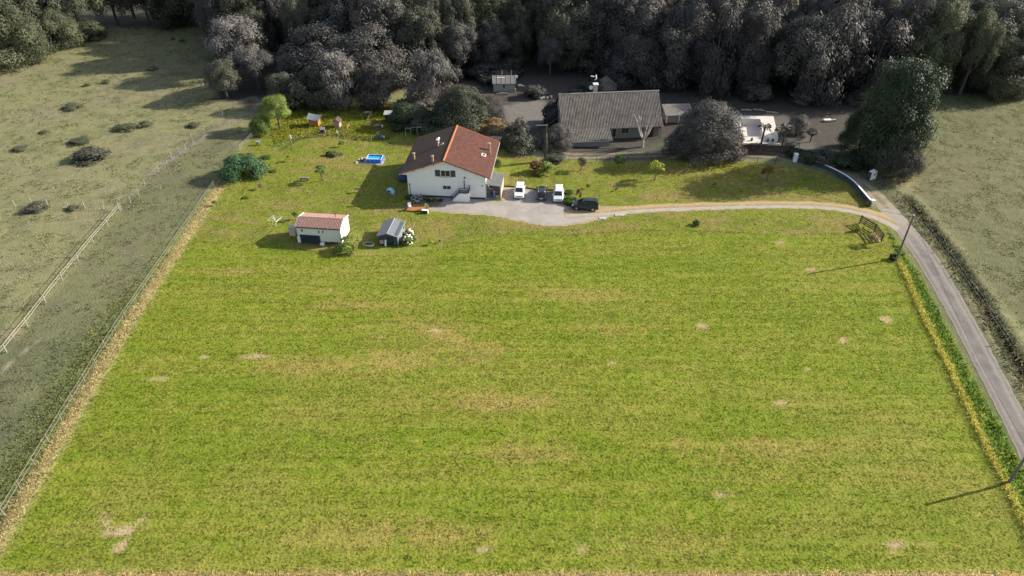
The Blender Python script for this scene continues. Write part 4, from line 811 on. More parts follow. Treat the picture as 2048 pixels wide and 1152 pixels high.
for u in (U1+.25, 17.2, 19.8): b = MB(); b.box((u, -V1+.15, .55), (.16, .16, 2.6)); part('porch_post', b, M_GREYW, bun)
cp = BF.loc((*G(1187, 188, BZ), BZ)); b = MB(); b.box((7.5, .9, BZ+.35), (.75, .75, 2.2)); ch = part('chimney', b, M_CONC, bun); b = MB(); b.box((7.5, .9, BZ+1.55), (1.0, 1.0, .22)); part('chimney_cap', b, M_TRIM, ch)
t = local_thing(BF, 'tv_aerial', 'white branched aerial on a thin mast above the bungalow chimney', 'aerial', 7.5, .9, BZ+1.66)
b = MB(); b.tube([(0, 0, 0), (0, 0, 1.5)], .035, 6); part('mast', b, M_DARK, t)
b = MB(); b.tube([(-1.1, 0, 1.5), (0, 0, 1.35)], .10, 6); b.tube([(-.05, 0, 1.7), (.05, 0, .95), (-.25, 0, .75)], .11, 6); part('antenna', b, M_TRIM, t)
t = local_thing(BF, 'satellite_dish', 'white satellite dish on the bungalow ridge left of the chimney', 'dish', 6.6, 1.2, BZ+.05)
b = MB(); b.lathe([(.05, 0), (.30, .06), (.42, .16), (.40, .17), (.28, .08)], n=16); o = part('reflector', b, M_TRIM, t); o.location = (0, 0, .7); o.rotation_euler = (1.1, .5, 0); b = MB(); b.tube([(0, 0, -.3), (0, 0, .7)], .03, 6); part('arm', b, M_DARK, t)
# outhouse behind the ridge
OF = Frame(*G(1216, 181), .1); t = thing('outhouse', 'small outhouse with a steep gable roof behind the bungalow ridge', 'outhouse', tuple(OF.o), OF.a)
b = MB(); b.prism([(-2, 0), (2, 0), (2, 1.1), (0, 2.2), (-2, 1.1)], 'Y', 0, 2.8); part('wall', b, M_GREYW, t)
for sgn in (-1, 1):
    pts = [(0, -.3, 2.45), (sgn*2.3, -.3, 1.0), (sgn*2.3, 3.0, 1.0), (0, 3.0, 2.45)]; b = MB(); pts = pts if sgn > 0 else pts[::-1]; b.slab(pts, .12); part('roof', b, M_TILEG if sgn < 0 else mat('sunlit_tile', (.30, .235, .205), .9, vary=.2, scale=5), t)  # right slope paler: the sunlight on it is put into the tile colour
# carport / annex to the right
AF = Frame(*G(1332, 246), .08); t = thing('annex', 'low annex with ribbed grey roof between the bungalow and the round oak', 'annex', tuple(AF.o), AF.a)
b = MB(); b.box((2.6, 1.6, .75), (5.2, 3.0, 1.5)); part('wall', b, M_GREYW, t)
b = MB(); b.slab([(-.3, -.1, 1.55), (5.7, -.1, 1.55), (5.7, 3.8, 2.5), (-.3, 3.8, 2.5)], .1)
for i in range(24): u = -.2+5.8*(i+.5)/24; b.slab([(u-.06, -.12, 1.63), (u+.06, -.12, 1.63), (u+.06, 3.8, 2.58), (u-.06, 3.8, 2.58)], .07)
part('roof', b, mat('ribbed_roof', (.30, .28, .255), .8, vary=.15), t)
for u in (.05, 2.6, 5.1): b = MB(); b.box((u, -.05, .72), (.14, .14, 1.45)); part('post', b, M_TRIM, t)
# neighbour's small outbuilding
NF = Frame(*G(987, 184), .03); t = thing('small_outbuilding', 'small square outbuilding with grey sheet roof at the pale yard', 'outbuilding', tuple(NF.o), NF.a)
b = MB(); b.prism([(0, 0), (4.2, 0), (4.2, 2.0), (2.6, 2.75), (0, 1.9)], 'X', 0, 4.9); part('wall', b, mat('pale_grey_render', (.36, .325, .295), .9, vary=.08), t)
b = MB(); b.slab([(-.2, -.2, 1.92), (5.1, -.2, 1.92), (5.1, 2.6, 2.92), (-.2, 2.6, 2.92)], .07); rf = part('roof', b, mat('old_sheet_roof', (.155, .150, .140), .75, vary=.2, scale=3), t)
b = MB(); b.slab([(5.1, 4.4, 2.05), (-.2, 4.4, 2.05), (-.2, 2.62, 2.90), (5.1, 2.62, 2.90)], .07); part('roof', b, MATS['old_sheet_roof'], t)
for i in range(6): u = -.15+5.2*i/5; b = MB(); b.slab([(u-.03, -.22, 2.0), (u+.03, -.22, 2.0), (u+.03, 2.6, 2.99), (u-.03, 2.6, 2.99)], .06); part('batten', b, M_CONC, rf)
b = MB(); b.slab([(.9, 1.75, 2.69), (2.6, 1.75, 2.69), (2.6, 1.88, 2.74), (.9, 1.88, 2.74)], .05); part('flashing', b, M_TRIM, rf)
window(t, 2.15, 2.6, 1.0, 1.6, 0, 0, frame=M_WOODD); b = MB(); b.tube([(2.0, 3.0, 2.7), (2.0, 3.0, 3.9)], .05, 6); part('flue', b, M_CONC, t); b = MB(); b.tube([(4.1, 3.0, 2.7), (4.1, 3.0, 3.9)], .05, 6); part('flue', b, M_CONC, t)
b = MB(); b.box((5.0, -.1, .4), (.2, .15, .8)); part('corner_board', b, M_TRIM, t)
b = MB(); b.box((5.3, 3.0, 2.45), (.6, .5, .5)); part('water_tank', b, M_TRIM, t)

# ================================================================== cars
M_TYRE = mat('tyre_rubber', (.015, .015, .016), .85); M_RIM = mat('alloy_rim', (.45, .46, .47), .3, metal=.8); M_CGLASS = mat('car_glass', (.015, .02, .026), .06, vary=.1, spec=.8)
M_HEAD = mat('headlight_glass', (.62, .64, .66), .15, spec=.7); M_TAIL = mat('tail_light', (.45, .03, .02), .3); M_BLKPL = mat('black_trim', (.02, .02, .022), .55); M_PLATE = mat('number_plate', (.70, .70, .66), .5, vary=.02)
def car(label, loc, rz, L, Wd, H, paint, hood=.30, roof0=.06, roof1=-.38, rails=None, suv=False):
    """front is +X. hood .. share of the length from the centre where the windscreen starts"""
    t = thing('parked_car', label, 'car', loc, rz, 'cars parked on the gravel yard')
    hw = Wd/2; belt = H*.60 if suv else H*.62; zb = .24 if suv else .18
    st = [(-.50, .80, .45, belt*.80), (-.485, .90, .30, belt*.97), (-.44, .97, zb+.04, belt*1.0), (-.30, 1.0, zb, belt*1.0), (0, 1.0, zb, belt), (hood-.06, 1.0, zb, belt*.985), (hood, .99, zb, belt*.96), (.40, .96, zb, belt*.86), (.455, .92, zb+.02, belt*.78), (.485, .84, .28, belt*.66), (.50, .74, .36, belt*.55)]
    vs = []; fs = []; n = 8
    for x_, k_, z0, z1 in st:
        w_ = hw*k_; h = z1-z0
        vs += [(x_*L, -w_*.86, z0), (x_*L, -w_, z0+h*.25), (x_*L, -w_*.985, z0+h*.72), (x_*L, -w_*.86, z1), (x_*L, w_*.86, z1), (x_*L, w_*.985, z0+h*.72), (x_*L, w_, z0+h*.25), (x_*L, w_*.86, z0)]
    for i in range(len(st)-1):
        for k_ in range(n): fs.append((i*n+k_, (i+1)*n+k_, (i+1)*n+(k_+1) % n, i*n+(k_+1) % n))
    fs += [tuple(range(n)), tuple(range(len(st)*n-1, (len(st)-1)*n-1, -1))]
    # greenhouse
    gb, gt = belt*.97, H; x0, x1, x2, x3 = hood*L, roof0*L, roof1*L, -.485*L
    rings = [(x3, x0, .88, gb), (x3+(x2-x3)*.75, x0+(x1-x0)*.80, .76, gb+(gt-gb)*.82), (x2, x1, .68, gt-.07), (x2+.22, x1-.25, .52, gt)]
    b0 = len(vs)
    for xa, xb, k_, z_ in rings: vs += [(xa, -hw*k_, z_), (xb, -hw*k_*(.93 if z_ > gb else .95), z_), (xb, hw*k_*(.93 if z_ > gb else .95), z_), (xa, hw*k_, z_)]
    for i in range(3):
        for k_ in range(4): fs.append((b0+i*4+k_, b0+i*4+(k_+1) % 4, b0+i*4+4+(k_+1) % 4, b0+i*4+4+k_))
    fs.append(tuple(b0+12+k_ for k_ in range(4)))
    b = MB(); b.add(vs, fs); o = part('body', b, paint, t, smooth=False); bv = o.modifiers.new('b', 'BEVEL'); bv.width = .075; bv.segments = 3; bv.limit_method = 'ANGLE'; bv.angle_limit = R(22)
    Rg = [[Vector(v) for v in vs[b0+i*4:b0+i*4+4]] for i in range(2)]
    def glass(name, i0, i1, a0, a1, lo=.10, hi=.92):
        p00, p10 = Rg[0][i0].lerp(Rg[0][i1], a0), Rg[0][i0].lerp(Rg[0][i1], a1); p01, p11 = Rg[1][i0].lerp(Rg[1][i1], a0), Rg[1][i0].lerp(Rg[1][i1], a1)
        q = [p00.lerp(p01, lo), p10.lerp(p11, lo), p10.lerp(p11, hi), p00.lerp(p01, hi)]; nn = (q[1]-q[0]).cross(q[3]-q[0]).normalized(); q = [p+nn*.014 for p in q]
        b = MB(); b.slab(q, .02); part(name, b, M_CGLASS, t)
    glass('windscreen', 1, 2, .06, .94); glass('rear_window', 3, 0, .08, .92)
    for i0, i1 in ((0, 1), (2, 3)):
        cuts = ((.06, .24), (.27, .52), (.55, .88)) if i0 == 0 else ((.12, .45), (.48, .73), (.76, .94))
        for a0, a1 in cuts: glass('side_window', i0, i1, a0, a1)
    rw = .36 if suv else .32
    wm = MB(); wm.lathe([(rw*.6, -.10), (rw-.03, -.11), (rw, -.08), (rw, .08), (rw-.03, .11), (rw*.6, .10)], n=20); wme = wm.mesh('wheel'); wme.materials.append(M_TYRE)
    rmm = MB(); rmm.lathe([(rw*.64, -.115), (rw*.64, .115)], n=12); rme_ = rmm.mesh('rim'); rme_.materials.append(M_RIM)
    for sx in (.315, -.295):
        for sy in (-1, 1):
            w_ = link('wheel', wme, None, t, (sx*L, sy*(hw-.09), rw)); w_.rotation_euler = (math.pi/2, 0, 0); link('rim', rme_, None, w_)
            b = MB(); b.lathe([(rw+.07, -.05), (rw+.07, .05)], n=18); o = part('wheel_arch', b, M_BLKPL, t); o.location = (sx*L, sy*(hw-.045), rw+.02); o.rotation_euler = (math.pi/2, 0, 0)
    for sy in (-1, 1):
        b = MB(); b.bev((.465*L, sy*hw*.68, belt*.70), (.16, hw*.34, .15), .04); part('headlight', b, M_HEAD, t)
        b = MB(); b.bev((-.487*L, sy*hw*.76, belt*.82), (.12, hw*.26, .26), .03); part('tail_light', b, M_TAIL, t)
        b = MB(); b.bev(((hood-.08)*L, sy*(hw*.98+.09), belt*1.03), (.13, .2, .15), .04); part('wing_mirror', b, paint, t)
        b = MB(); b.box((.01*L, sy*(hw+.001), .34), (L*.44, .03, .14)); part('sill', b, M_BLKPL, t)
        if rails: b = MB(); b.tube([((roof1+.02)*L, sy*hw*.62, H-.03), ((roof1+.05)*L, sy*hw*.62, H+.05), ((roof0-.05)*L, sy*hw*.60, H+.05), ((roof0-.02)*L, sy*hw*.60, H-.03)], .028, 6); part('roof_rail', b, rails, t)
    b = MB(); b.bev((.492*L, 0, belt*.60), (.08, hw*.95, .17), .02); part('grille', b, M_BLKPL, t)
    b = MB(); b.bev((.487*L, 0, .34), (.10, hw*1.45, .16), .03); part('bumper_intake', b, M_BLKPL, t)
    b = MB(); b.bev((-.492*L, 0, .38), (.08, hw*1.6, .22), .03); part('rear_bumper', b, M_BLKPL if suv else paint, t)
    b = MB(); b.box((.505*L+.03, 0, .48), (.02, .5, .11)); part('number_plate', b, M_PLATE, t); b = MB(); b.box((-.503*L-.02, 0, belt*.66), (.02, .5, .11)); part('number_plate', b, M_PLATE, t)
    return t
P_WHITE = mat('white_car_paint', (.80, .80, .80), .25, vary=.02, spec=.5, coat=.4); P_BLACK = mat('black_car_paint', (.012, .013, .016), .18, vary=.05, spec=.5, coat=.6); P_SILV = mat('silver_white_car_paint', (.60, .61, .62), .28, vary=.02, coat=.4); P_NAVY = mat('blue_black_car_paint', (.010, .014, .020), .18, vary=.05, coat=.6)
def cpos(px, py, L, rz): x, y = G(px, py); return (x-math.cos(rz)*0, y, .02)
def park(px, py, rz, L, front):      # px, py: the middle of the bumper nearest the camera
    x, y = G(px, py); s = -1 if front else 1; return (x+s*math.cos(rz)*L/2, y+s*math.sin(rz)*L/2, .02)
a = R(-94); car('white car facing the camera, nearest to the porch', park(1037.5, 400, a, 4.1, True), a, 4.1, 1.80, 1.60, P_WHITE, suv=True)
a = R(86.5); car('black estate car with silver roof rails showing its red tail lights', park(1082.5, 404, a, 4.4, False), a, 4.4, 1.78, 1.50, P_BLACK, rails=M_RIM)
a = R(-94); car('silver white people carrier facing the camera beside the flower bed', park(1115.8, 407, a, 4.4, True), a, 4.4, 1.82, 1.62, P_SILV, hood=.34, roof0=.10)
a = R(171); x, y = G(1171, 421.5); car('blue black off-road car parked sideways at the end of the driveway', (x, y+.75, .02), a, 4.35, 1.85, 1.70, P_NAVY, suv=True, rails=M_BLKPL, roof1=-.45)

# ================================================================== fences, gates and walls
def fence_posts(pts, every):
    L = np.array(pts, float); s = np.concatenate([[0], np.cumsum(np.hypot(*np.diff(L, axis=0).T))]); n = max(1, round(s[-1]/every)); t = np.linspace(0, s[-1], n+1); return [(np.interp(q, s, L[:, 0]), np.interp(q, s, L[:, 1])) for q in t]
def rail_fence(name, label, pts, every, h, zs, m, prad=.055, rr=.045, board=False):
    P = fence_posts(pts, every); t = thing(name, label, 'fence', (P[0][0], P[0][1], 0)); ox, oy = P[0]; rnd = random.Random(len(P))
    pm = MB(); pm.tube([(0, 0, -.2), (0, 0, h)], [prad, prad*.9], 7); pme = pm.mesh('post'); pme.materials.append(m)
    rl = MB(); rl.tube([(0, 0, 0), (1, 0, 0)], rr, 6) if not board else rl.box((.5, 0, 0), (1, .035, .11)); rme_ = rl.mesh('rail'); rme_.materials.append(m)
    for i, (x, y) in enumerate(P):
        o = link('post', pme, None, t, (x-ox, y-oy, 0)); o.rotation_euler = (rnd.gauss(0, .03), rnd.gauss(0, .03), rnd.random()); o.scale = (1, 1, rnd.uniform(.94, 1.1))
        if i < len(P)-1:
            x2, y2 = P[i+1]; d = math.hypot(x2-x, y2-y); a = math.atan2(y2-y, x2-x)
            for z in zs: o = link('rail', rme_, None, t, (x-ox-math.sin(a)*.06, y-oy+math.cos(a)*.06, z+rnd.gauss(0, .02))); o.rotation_euler = (0, rnd.gauss(0, .006), a); o.scale = (d+.06, 1, 1)
    return t
rail_fence('field_fence', 'long weathered post and rail fence along the left side of the mown field', FENCE_L[:8], 3.05, 1.25, (.62, 1.10), M_WOODL, .05, .022)
rail_fence('field_fence', 'short weathered rail fence beyond the round green bush', FENCE_L[8:], 2.6, 1.2, (.55, .85, 1.1), M_WOODL, .05, .022)
M_WPOLE = mat('whitewashed_pole', (.34, .315, .28), .8, vary=.15)
rail_fence('paddock_fence', 'pale two rail paddock fence running diagonally through the left pasture', GP([(-40, 762), (8, 712), (54, 655), (99, 596), (139, 545), (190, 482), (243, 420)]), 5.2, 1.25, (.75, 1.15), M_WPOLE, .06, .028)
def wire_fence(name, label, posts, m, h=1.2, r=.05, wires=(.5, 1.0), rnd=None):
    P = [(*G(*p), 0) for p in posts]; t = thing(name, label, 'fence', P[0]); rnd = rnd or random.Random(len(P)); pm = MB(); pm.tube([(0, 0, -.2), (0, 0, h)], [r, r*.85], 6); pme = pm.mesh('post'); pme.materials.append(m)
    for x, y, z in P: o = link('post', pme, None, t, (x-P[0][0], y-P[0][1], tz(x, y))); o.rotation_euler = (rnd.gauss(0, .07), rnd.gauss(0, .07), 0); o.scale = (1, 1, rnd.uniform(.85, 1.15))
    for w_ in wires: b = MB(); b.tube([(x-P[0][0], y-P[0][1], w_) for x, y, z in P], .008, 4); part('wire', b, M_GALV, t)
    return t
wire_fence('pasture_fence', 'pale stakes and wire across the left pasture from the picture edge', [(-10, 410), (31, 413), (66, 411), (97, 413), (137, 416), (170, 416), (208, 420), (240, 421)], M_WPOLE, 1.35, .065)
wire_fence('pasture_fence', 'pale leaning stakes up the left pasture beyond the paddock corner', [(262, 407), (278, 391), (290, 374), (318, 344), (334, 329), (345, 318), (359, 307), (371, 300), (387, 287), (408, 268), (427, 253), (446, 234)], M_WPOLE, 1.3, .06)
wire_fence('far_fence', 'thin wire fence across the far top of the left pasture', [(215, 72), (250, 77), (272, 80), (305, 82), (345, 84), (390, 84), (425, 82)], M_WOODL, 1.2, .05)
wire_fence('verge_fence', 'dark stakes and wire on the right verge below the big dark tree', [(1752, 357), (1764, 374), (1774, 385), (1792, 397), (1817, 424), (1836, 447), (1858, 470), (1881, 499), (1906, 530), (1930, 565), (1960, 604), (2015, 690)], M_WOODD, 1.15, .05)
wire_fence('garden_fence', 'dark stakes with wire between the lawn and the neighbour drive', [(1000, 300), (1042, 306), (1063, 315), (1100, 322), (1138, 322), (1166, 324), (1193, 322), (1219, 321), (1255, 322), (1300, 322)], M_WOODD, 1.1, .045)
wire_fence('garden_fence', 'dark stakes with wire right of the round oak beside the drive', [(1430, 322), (1463, 322), (1487, 322), (1515, 324), (1550, 328)], M_WOODD, 1.2, .05)
wire_fence('henyard_fence', 'thin wire netting fence on stakes curving below the hen yard', [(548, 300), (583, 287), (625, 277), (660, 274), (690, 278), (716, 280), (743, 281), (757, 272), (790, 262)], M_WOODP, 1.0, .03, (.3, .6, .9))
wire_fence('headland_fence', 'line of pale stakes along the bottom edge of the mown field', [(8, 1160), (152, 1161), (288, 1161), (432, 1161), (580, 1160), (714, 1161), (857, 1161), (985, 1161), (1120, 1162), (1260, 1162), (1400, 1162), (1545, 1162), (1690, 1162), (1835, 1162), (1980, 1162)], M_WOODL, 1.0, .05)
# dark entrance gate screen
GA = GP([(1719, 447), (1748, 464), (1762, 484)]); t = thing('entrance_fence', 'dark brown three board fence bending beside the lane entrance', 'fence', (*GA[0], 0))
for i, (x, y) in enumerate(GA): b = MB(); b.box((x-GA[0][0], y-GA[0][1], .75), (.13, .13, 1.5 if i == 0 else 1.4)); part('post', b, M_WOODD, t)
for (x, y), (x2, y2), nn in ((GA[0], GA[1], 4), (GA[1], GA[2], 4)):
    a = math.atan2(y2-y, x2-x); d = math.hypot(x2-x, y2-y)
    for k_ in range(nn): b = MB(); b.box(((x+x2)/2-GA[0][0]+math.sin(a)*.08, (y+y2)/2-GA[0][1]-math.cos(a)*.08, .35+k_*.30), (d, .04, .16), a); part('board', b, M_WOODD, t)
    b = MB(); b.box(((x+x2)/2-GA[0][0], (y+y2)/2-GA[0][1], 1.40), (d+.1, .12, .05), a); part('top_rail', b, M_WOODD, t)
# curved white boundary wall
CW = smooth_line(GP([(1588, 322), (1620, 328), (1652, 340), (1684, 356), (1706, 372), (1722, 390), (1740, 411)]), .6)
t = thing('boundary_wall', 'long curved white wall with pale coping between the lawn and the drive', 'wall', (*CW[0], 0)); x0, y0 = CW[0]
T = np.gradient(CW, axis=0); T /= np.hypot(T[:, 0], T[:, 1])[:, None]; Nn = np.stack([-T[:, 1], T[:, 0]], 1)
def wall_strip(name, hw, z0, z1, m, i0, i1):
    b = MB(); vs = []; fs = []; idx = range(i0, i1+1)
    for i in idx:
        for s, z in ((-1, z0), (-1, z1), (1, z1), (1, z0)): vs.append((CW[i][0]+Nn[i][0]*hw*s-x0, CW[i][1]+Nn[i][1]*hw*s-y0, z))
    for k_ in range(len(vs)//4-1):
        for e in range(4): fs.append((k_*4+e, k_*4+4+e, k_*4+4+(e+1) % 4, k_*4+(e+1) % 4))
    fs += [(0, 1, 2, 3), tuple(len(vs)-1-e for e in range(4))]; b.add(vs, fs); return part(name, b, m, t)
M_WALLSHADE = mat('wall_shade', (.040, .066, .074), .85, vary=.2, scale=1); wall_strip('wall_body', .12, -.1, .82, M_WALLSHADE, 0, len(CW)-1)  # wall face turned from the sun: its shade is put into the colour
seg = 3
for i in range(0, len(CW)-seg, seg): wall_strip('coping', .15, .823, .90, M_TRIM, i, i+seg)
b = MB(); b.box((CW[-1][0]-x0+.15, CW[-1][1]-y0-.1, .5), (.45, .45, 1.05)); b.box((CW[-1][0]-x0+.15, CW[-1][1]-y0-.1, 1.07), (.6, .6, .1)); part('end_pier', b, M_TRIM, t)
for px, py, h, lab in ((1589, 322, 1.5, 'white gate pier at the far end of the curved wall'),):
    p = G(px, py+1); t = thing('gate_pier', lab, 'pier', (*p, 0)); b = MB(); b.box((0, 0, .75), (.6, .6, 1.5)); part('shaft', b, M_TRIM, t); b = MB(); b.box((0, 0, 1.55), (.75, .75, .12), 0, .8); part('cap', b, M_TRIM, t)
p = G(1594, 311); t = thing('gate_pole', 'grey white tall post leaning behind the far white gate pier', 'post', (*p, 0)); b = MB(); b.tube([(0, 0, 0), (.05, .2, 1.9)], [.16, .13], 8); part('shaft', b, M_CONC, t); b = MB(); b.lathe([(.2, 0), (.22, .1), (.05, .28)], (.05, .2, 1.9), 10); part('finial', b, M_CONC, t)
p = G(1742, 358); t = thing('gate_pillar', 'broad white rendered gate pillar with a dark round letterbox under the big dark tree', 'pillar', (*p, 0), R(25))
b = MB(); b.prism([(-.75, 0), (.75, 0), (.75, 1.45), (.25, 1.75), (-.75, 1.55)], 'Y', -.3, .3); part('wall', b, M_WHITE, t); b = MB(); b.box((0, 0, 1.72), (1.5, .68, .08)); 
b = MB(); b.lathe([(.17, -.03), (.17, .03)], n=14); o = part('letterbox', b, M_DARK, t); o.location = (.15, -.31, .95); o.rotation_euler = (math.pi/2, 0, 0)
b = MB(); b.box((-.78, 0, .75), (.05, .7, 1.5)); part('shaded_side', b, M_WALLSHADE, t)  # dark facing, the shade on this side of the pillar painted in
# dark vertical-board fence by the neighbour's pool
PA, PB = G(1470, 306), G(1586, 308); d = math.hypot(PB[0]-PA[0], PB[1]-PA[1]); a = math.atan2(PB[1]-PA[1], PB[0]-PA[0])
t = thing('board_fence', 'dark close boarded fence in front of the empty swimming pool', 'fence', (*PA, 0), a); n = int(d/.24); bm_ = MB(); bm_.box((0, 0, .85), (.22, .03, 1.7)); bme = bm_.mesh('plank'); bme.materials.append(M_WOODD); rnd = random.Random(4)
for i in range(n): o = link('plank', bme, None, t, ((i+.5)*d/n, rnd.gauss(0, .008), 0)); o.scale = (1, 1, rnd.uniform(.97, 1.04))
for z in (.4, 1.4): b = MB(); b.box((d/2, .045, z), (d, .05, .09)); part('rail', b, M_WOODD, t)

# ================================================================== poles and wires
M_POLE = mat('pole_timber', (.17, .15, .135), .85, vary=.2, scale=3, stretch=(8, 8, 1))
def pole(label, px, py, h, lean=0, arm=False):
    x, y = G(px, py); t = thing('utility_pole', label, 'utility pole', (x, y, 0)); b = MB(); b.tube([(0, 0, -.3), (lean*.5, 0, h*.5), (lean, 0, h)], [.15, .135, .11], 10); part('shaft', b, M_POLE, t)
    b = MB(); b.box((lean+.02, 0, h-.02), (.26, .26, .06)); part('cap', b, M_GALV, t)
    return t, Vector((x+lean, y, h))
t1, top1 = pole('tall timber utility pole beside the lane junction at the field corner', 1793, 518, 7.35)
b = MB(); b.tube([(0, 0, 5.9), (-.55, .05, 6.05)], .025, 6); b.lathe([(.05, -.06), (.06, .05)], (-.55, .05, 6.05), 8); b.tube([(0, 0, 5.5), (-.45, -.1, 5.45)], .02, 6); part('bracket', b, M_GALV, t1)
t2, top2 = pole('timber utility pole cut by the right picture edge on the dry bank', 2016, 967, 4.9)
t3, top3 = pole('ivy clad utility pole between the bungalow and the white house', 1091, 322, 7.0)
b = MB(); b.tube([(-1.9, .1, 6.9), (0, 0, 6.95), (.2, 0, 6.95)], .07, 6); part('crossarm', b, M_GALV, t3)
def wire(label, a, c_, sag, r=.018):
    P = [Vector(a).lerp(Vector(c_), i/14)-Vector((0, 0, sag*4*(i/14)*(1-i/14))) for i in range(15)]; b = MB(); b.tube(P, r, 5); return solo('overhead_cable', label, 'cable', b, M_BLKPL)
wire('thin overhead cable from the junction pole to the ivy clad pole', top1-Vector((0, 0, .3)), top3-Vector((0, 0, .2)), 1.0)
wire('thin overhead cable between the two lane side poles', top1-Vector((0, 0, .25)), top2-Vector((0, 0, .25)), .8)
pb = BF.w(1.2, -2.5, 5.0); wire('short overhead cable from the ivy clad pole up to the bungalow roof', top3-Vector((0, 0, .1)), pb, .3)

# ================================================================== the neighbour's empty pool
dk_ = GP([(1462, 231), (1547, 233), (1559, 288), (1464, 287)]); bs = GP([(1479, 237), (1521, 239), (1527, 275), (1483, 274)])
cx, cy = np.mean(bs, axis=0); t = thing('swimming_pool', 'drained pale swimming pool with broad white paved surround', 'pool', (cx, cy, 0))
rel = lambda P, z: [(x-cx, y-cy, z) for x, y in P]; M_PAVE = mat('pale_paving', (.56, .52, .48), .8, vary=.08, scale=2); M_LINER = mat('pool_liner', (.58, .54, .50), .6, vary=.05)
o4, i4 = rel(dk_, .08), rel(bs, .08)
for k_ in range(4):
    j = (k_+1) % 4; nseg = 5
    for e in range(nseg):
        a0, a1 = e/nseg, (e+1)/nseg-.004; L4 = lambda A, B, s: tuple(np.array(A)*(1-s)+np.array(B)*s); b = MB(); q = [L4(o4[k_], o4[j], a0), L4(o4[k_], o4[j], a1), L4(i4[k_], i4[j], a1), L4(i4[k_], i4[j], a0)]; q = q if np.cross(np.array(q[1])-q[0], np.array(q[3])-q[0])[2] > 0 else q[::-1]; b.slab(q, .12); part('paving_slab', b, M_PAVE, t)
b = MB(); fl = rel(bs, -1.35); b.add(i4+fl, [(4, 5, 6, 7)]+[(k_, (k_+1) % 4, 4+(k_+1) % 4, 4+k_) for k_ in range(4)]); part('basin', b, M_LINER, t)
b = MB()
for k_ in range(4): b.tube([i4[k_], i4[(k_+1) % 4]], .09, 6)
part('rim', b, M_TRIM, t)
def on_ground_hole(poly):
    """open the ground sheet over the basin"""
    import bmesh
    bm = bmesh.new(); bm.from_mesh(gm); kill = []
    C0 = np.mean(poly, axis=0)
    for f in bm.faces:
        c = f.calc_center_median()
        if abs(c.x-C0[0]) < 8 and abs(c.y-C0[1]) < 10 and sdf(np.array([c.x]), np.array([c.y]), poly)[0] > -.45: kill.append(f)
    bmesh.ops.delete(bm, geom=kill, context='FACES'); bm.to_mesh(gm); bm.free()
on_ground_hole(bs)
b = MB(); b.box((0, 0, .42), (1.5, .8, .06)); p = G(1654, 243); t = thing('garden_table', 'white garden table under the trees at the right of the neighbour plot', 'table', (*p, 0), .1); part('table_top', b, M_TRIM, t)
for sx in (-.65, .65):
    for sy in (-.3, .3): b = MB(); b.box((sx, sy, .2), (.06, .06, .4)); part('leg', b, M_TRIM, t)
p = G(1667, 243); t = thing('garden_bench', 'small pale bench beside the white garden table', 'bench', (*p, 0), .3); b = MB(); b.bev((0, 0, .42), (.9, .4, .06), .02); part('seat', b, M_CONC, t)
for sx in (-.38, .38): b = MB(); b.box((sx, 0, .2), (.07, .36, .4)); part('leg', b, M_CONC, t)
for i, (px, py) in enumerate(((1503, 282), (1535, 284), (1545, 284))):
    p = G(px, py); agave('potted_shrub', ('small dark potted plant left of the palm by the empty pool', 'larger dark potted plant on the near pool paving', 'small dark potted plant at the right corner of the pool paving')[i], 'potted plant', (*p, .08), 16, .35, .45, (.05, .055, .04), True, 'pot plants on the pool paving', (.10, .09, .08))

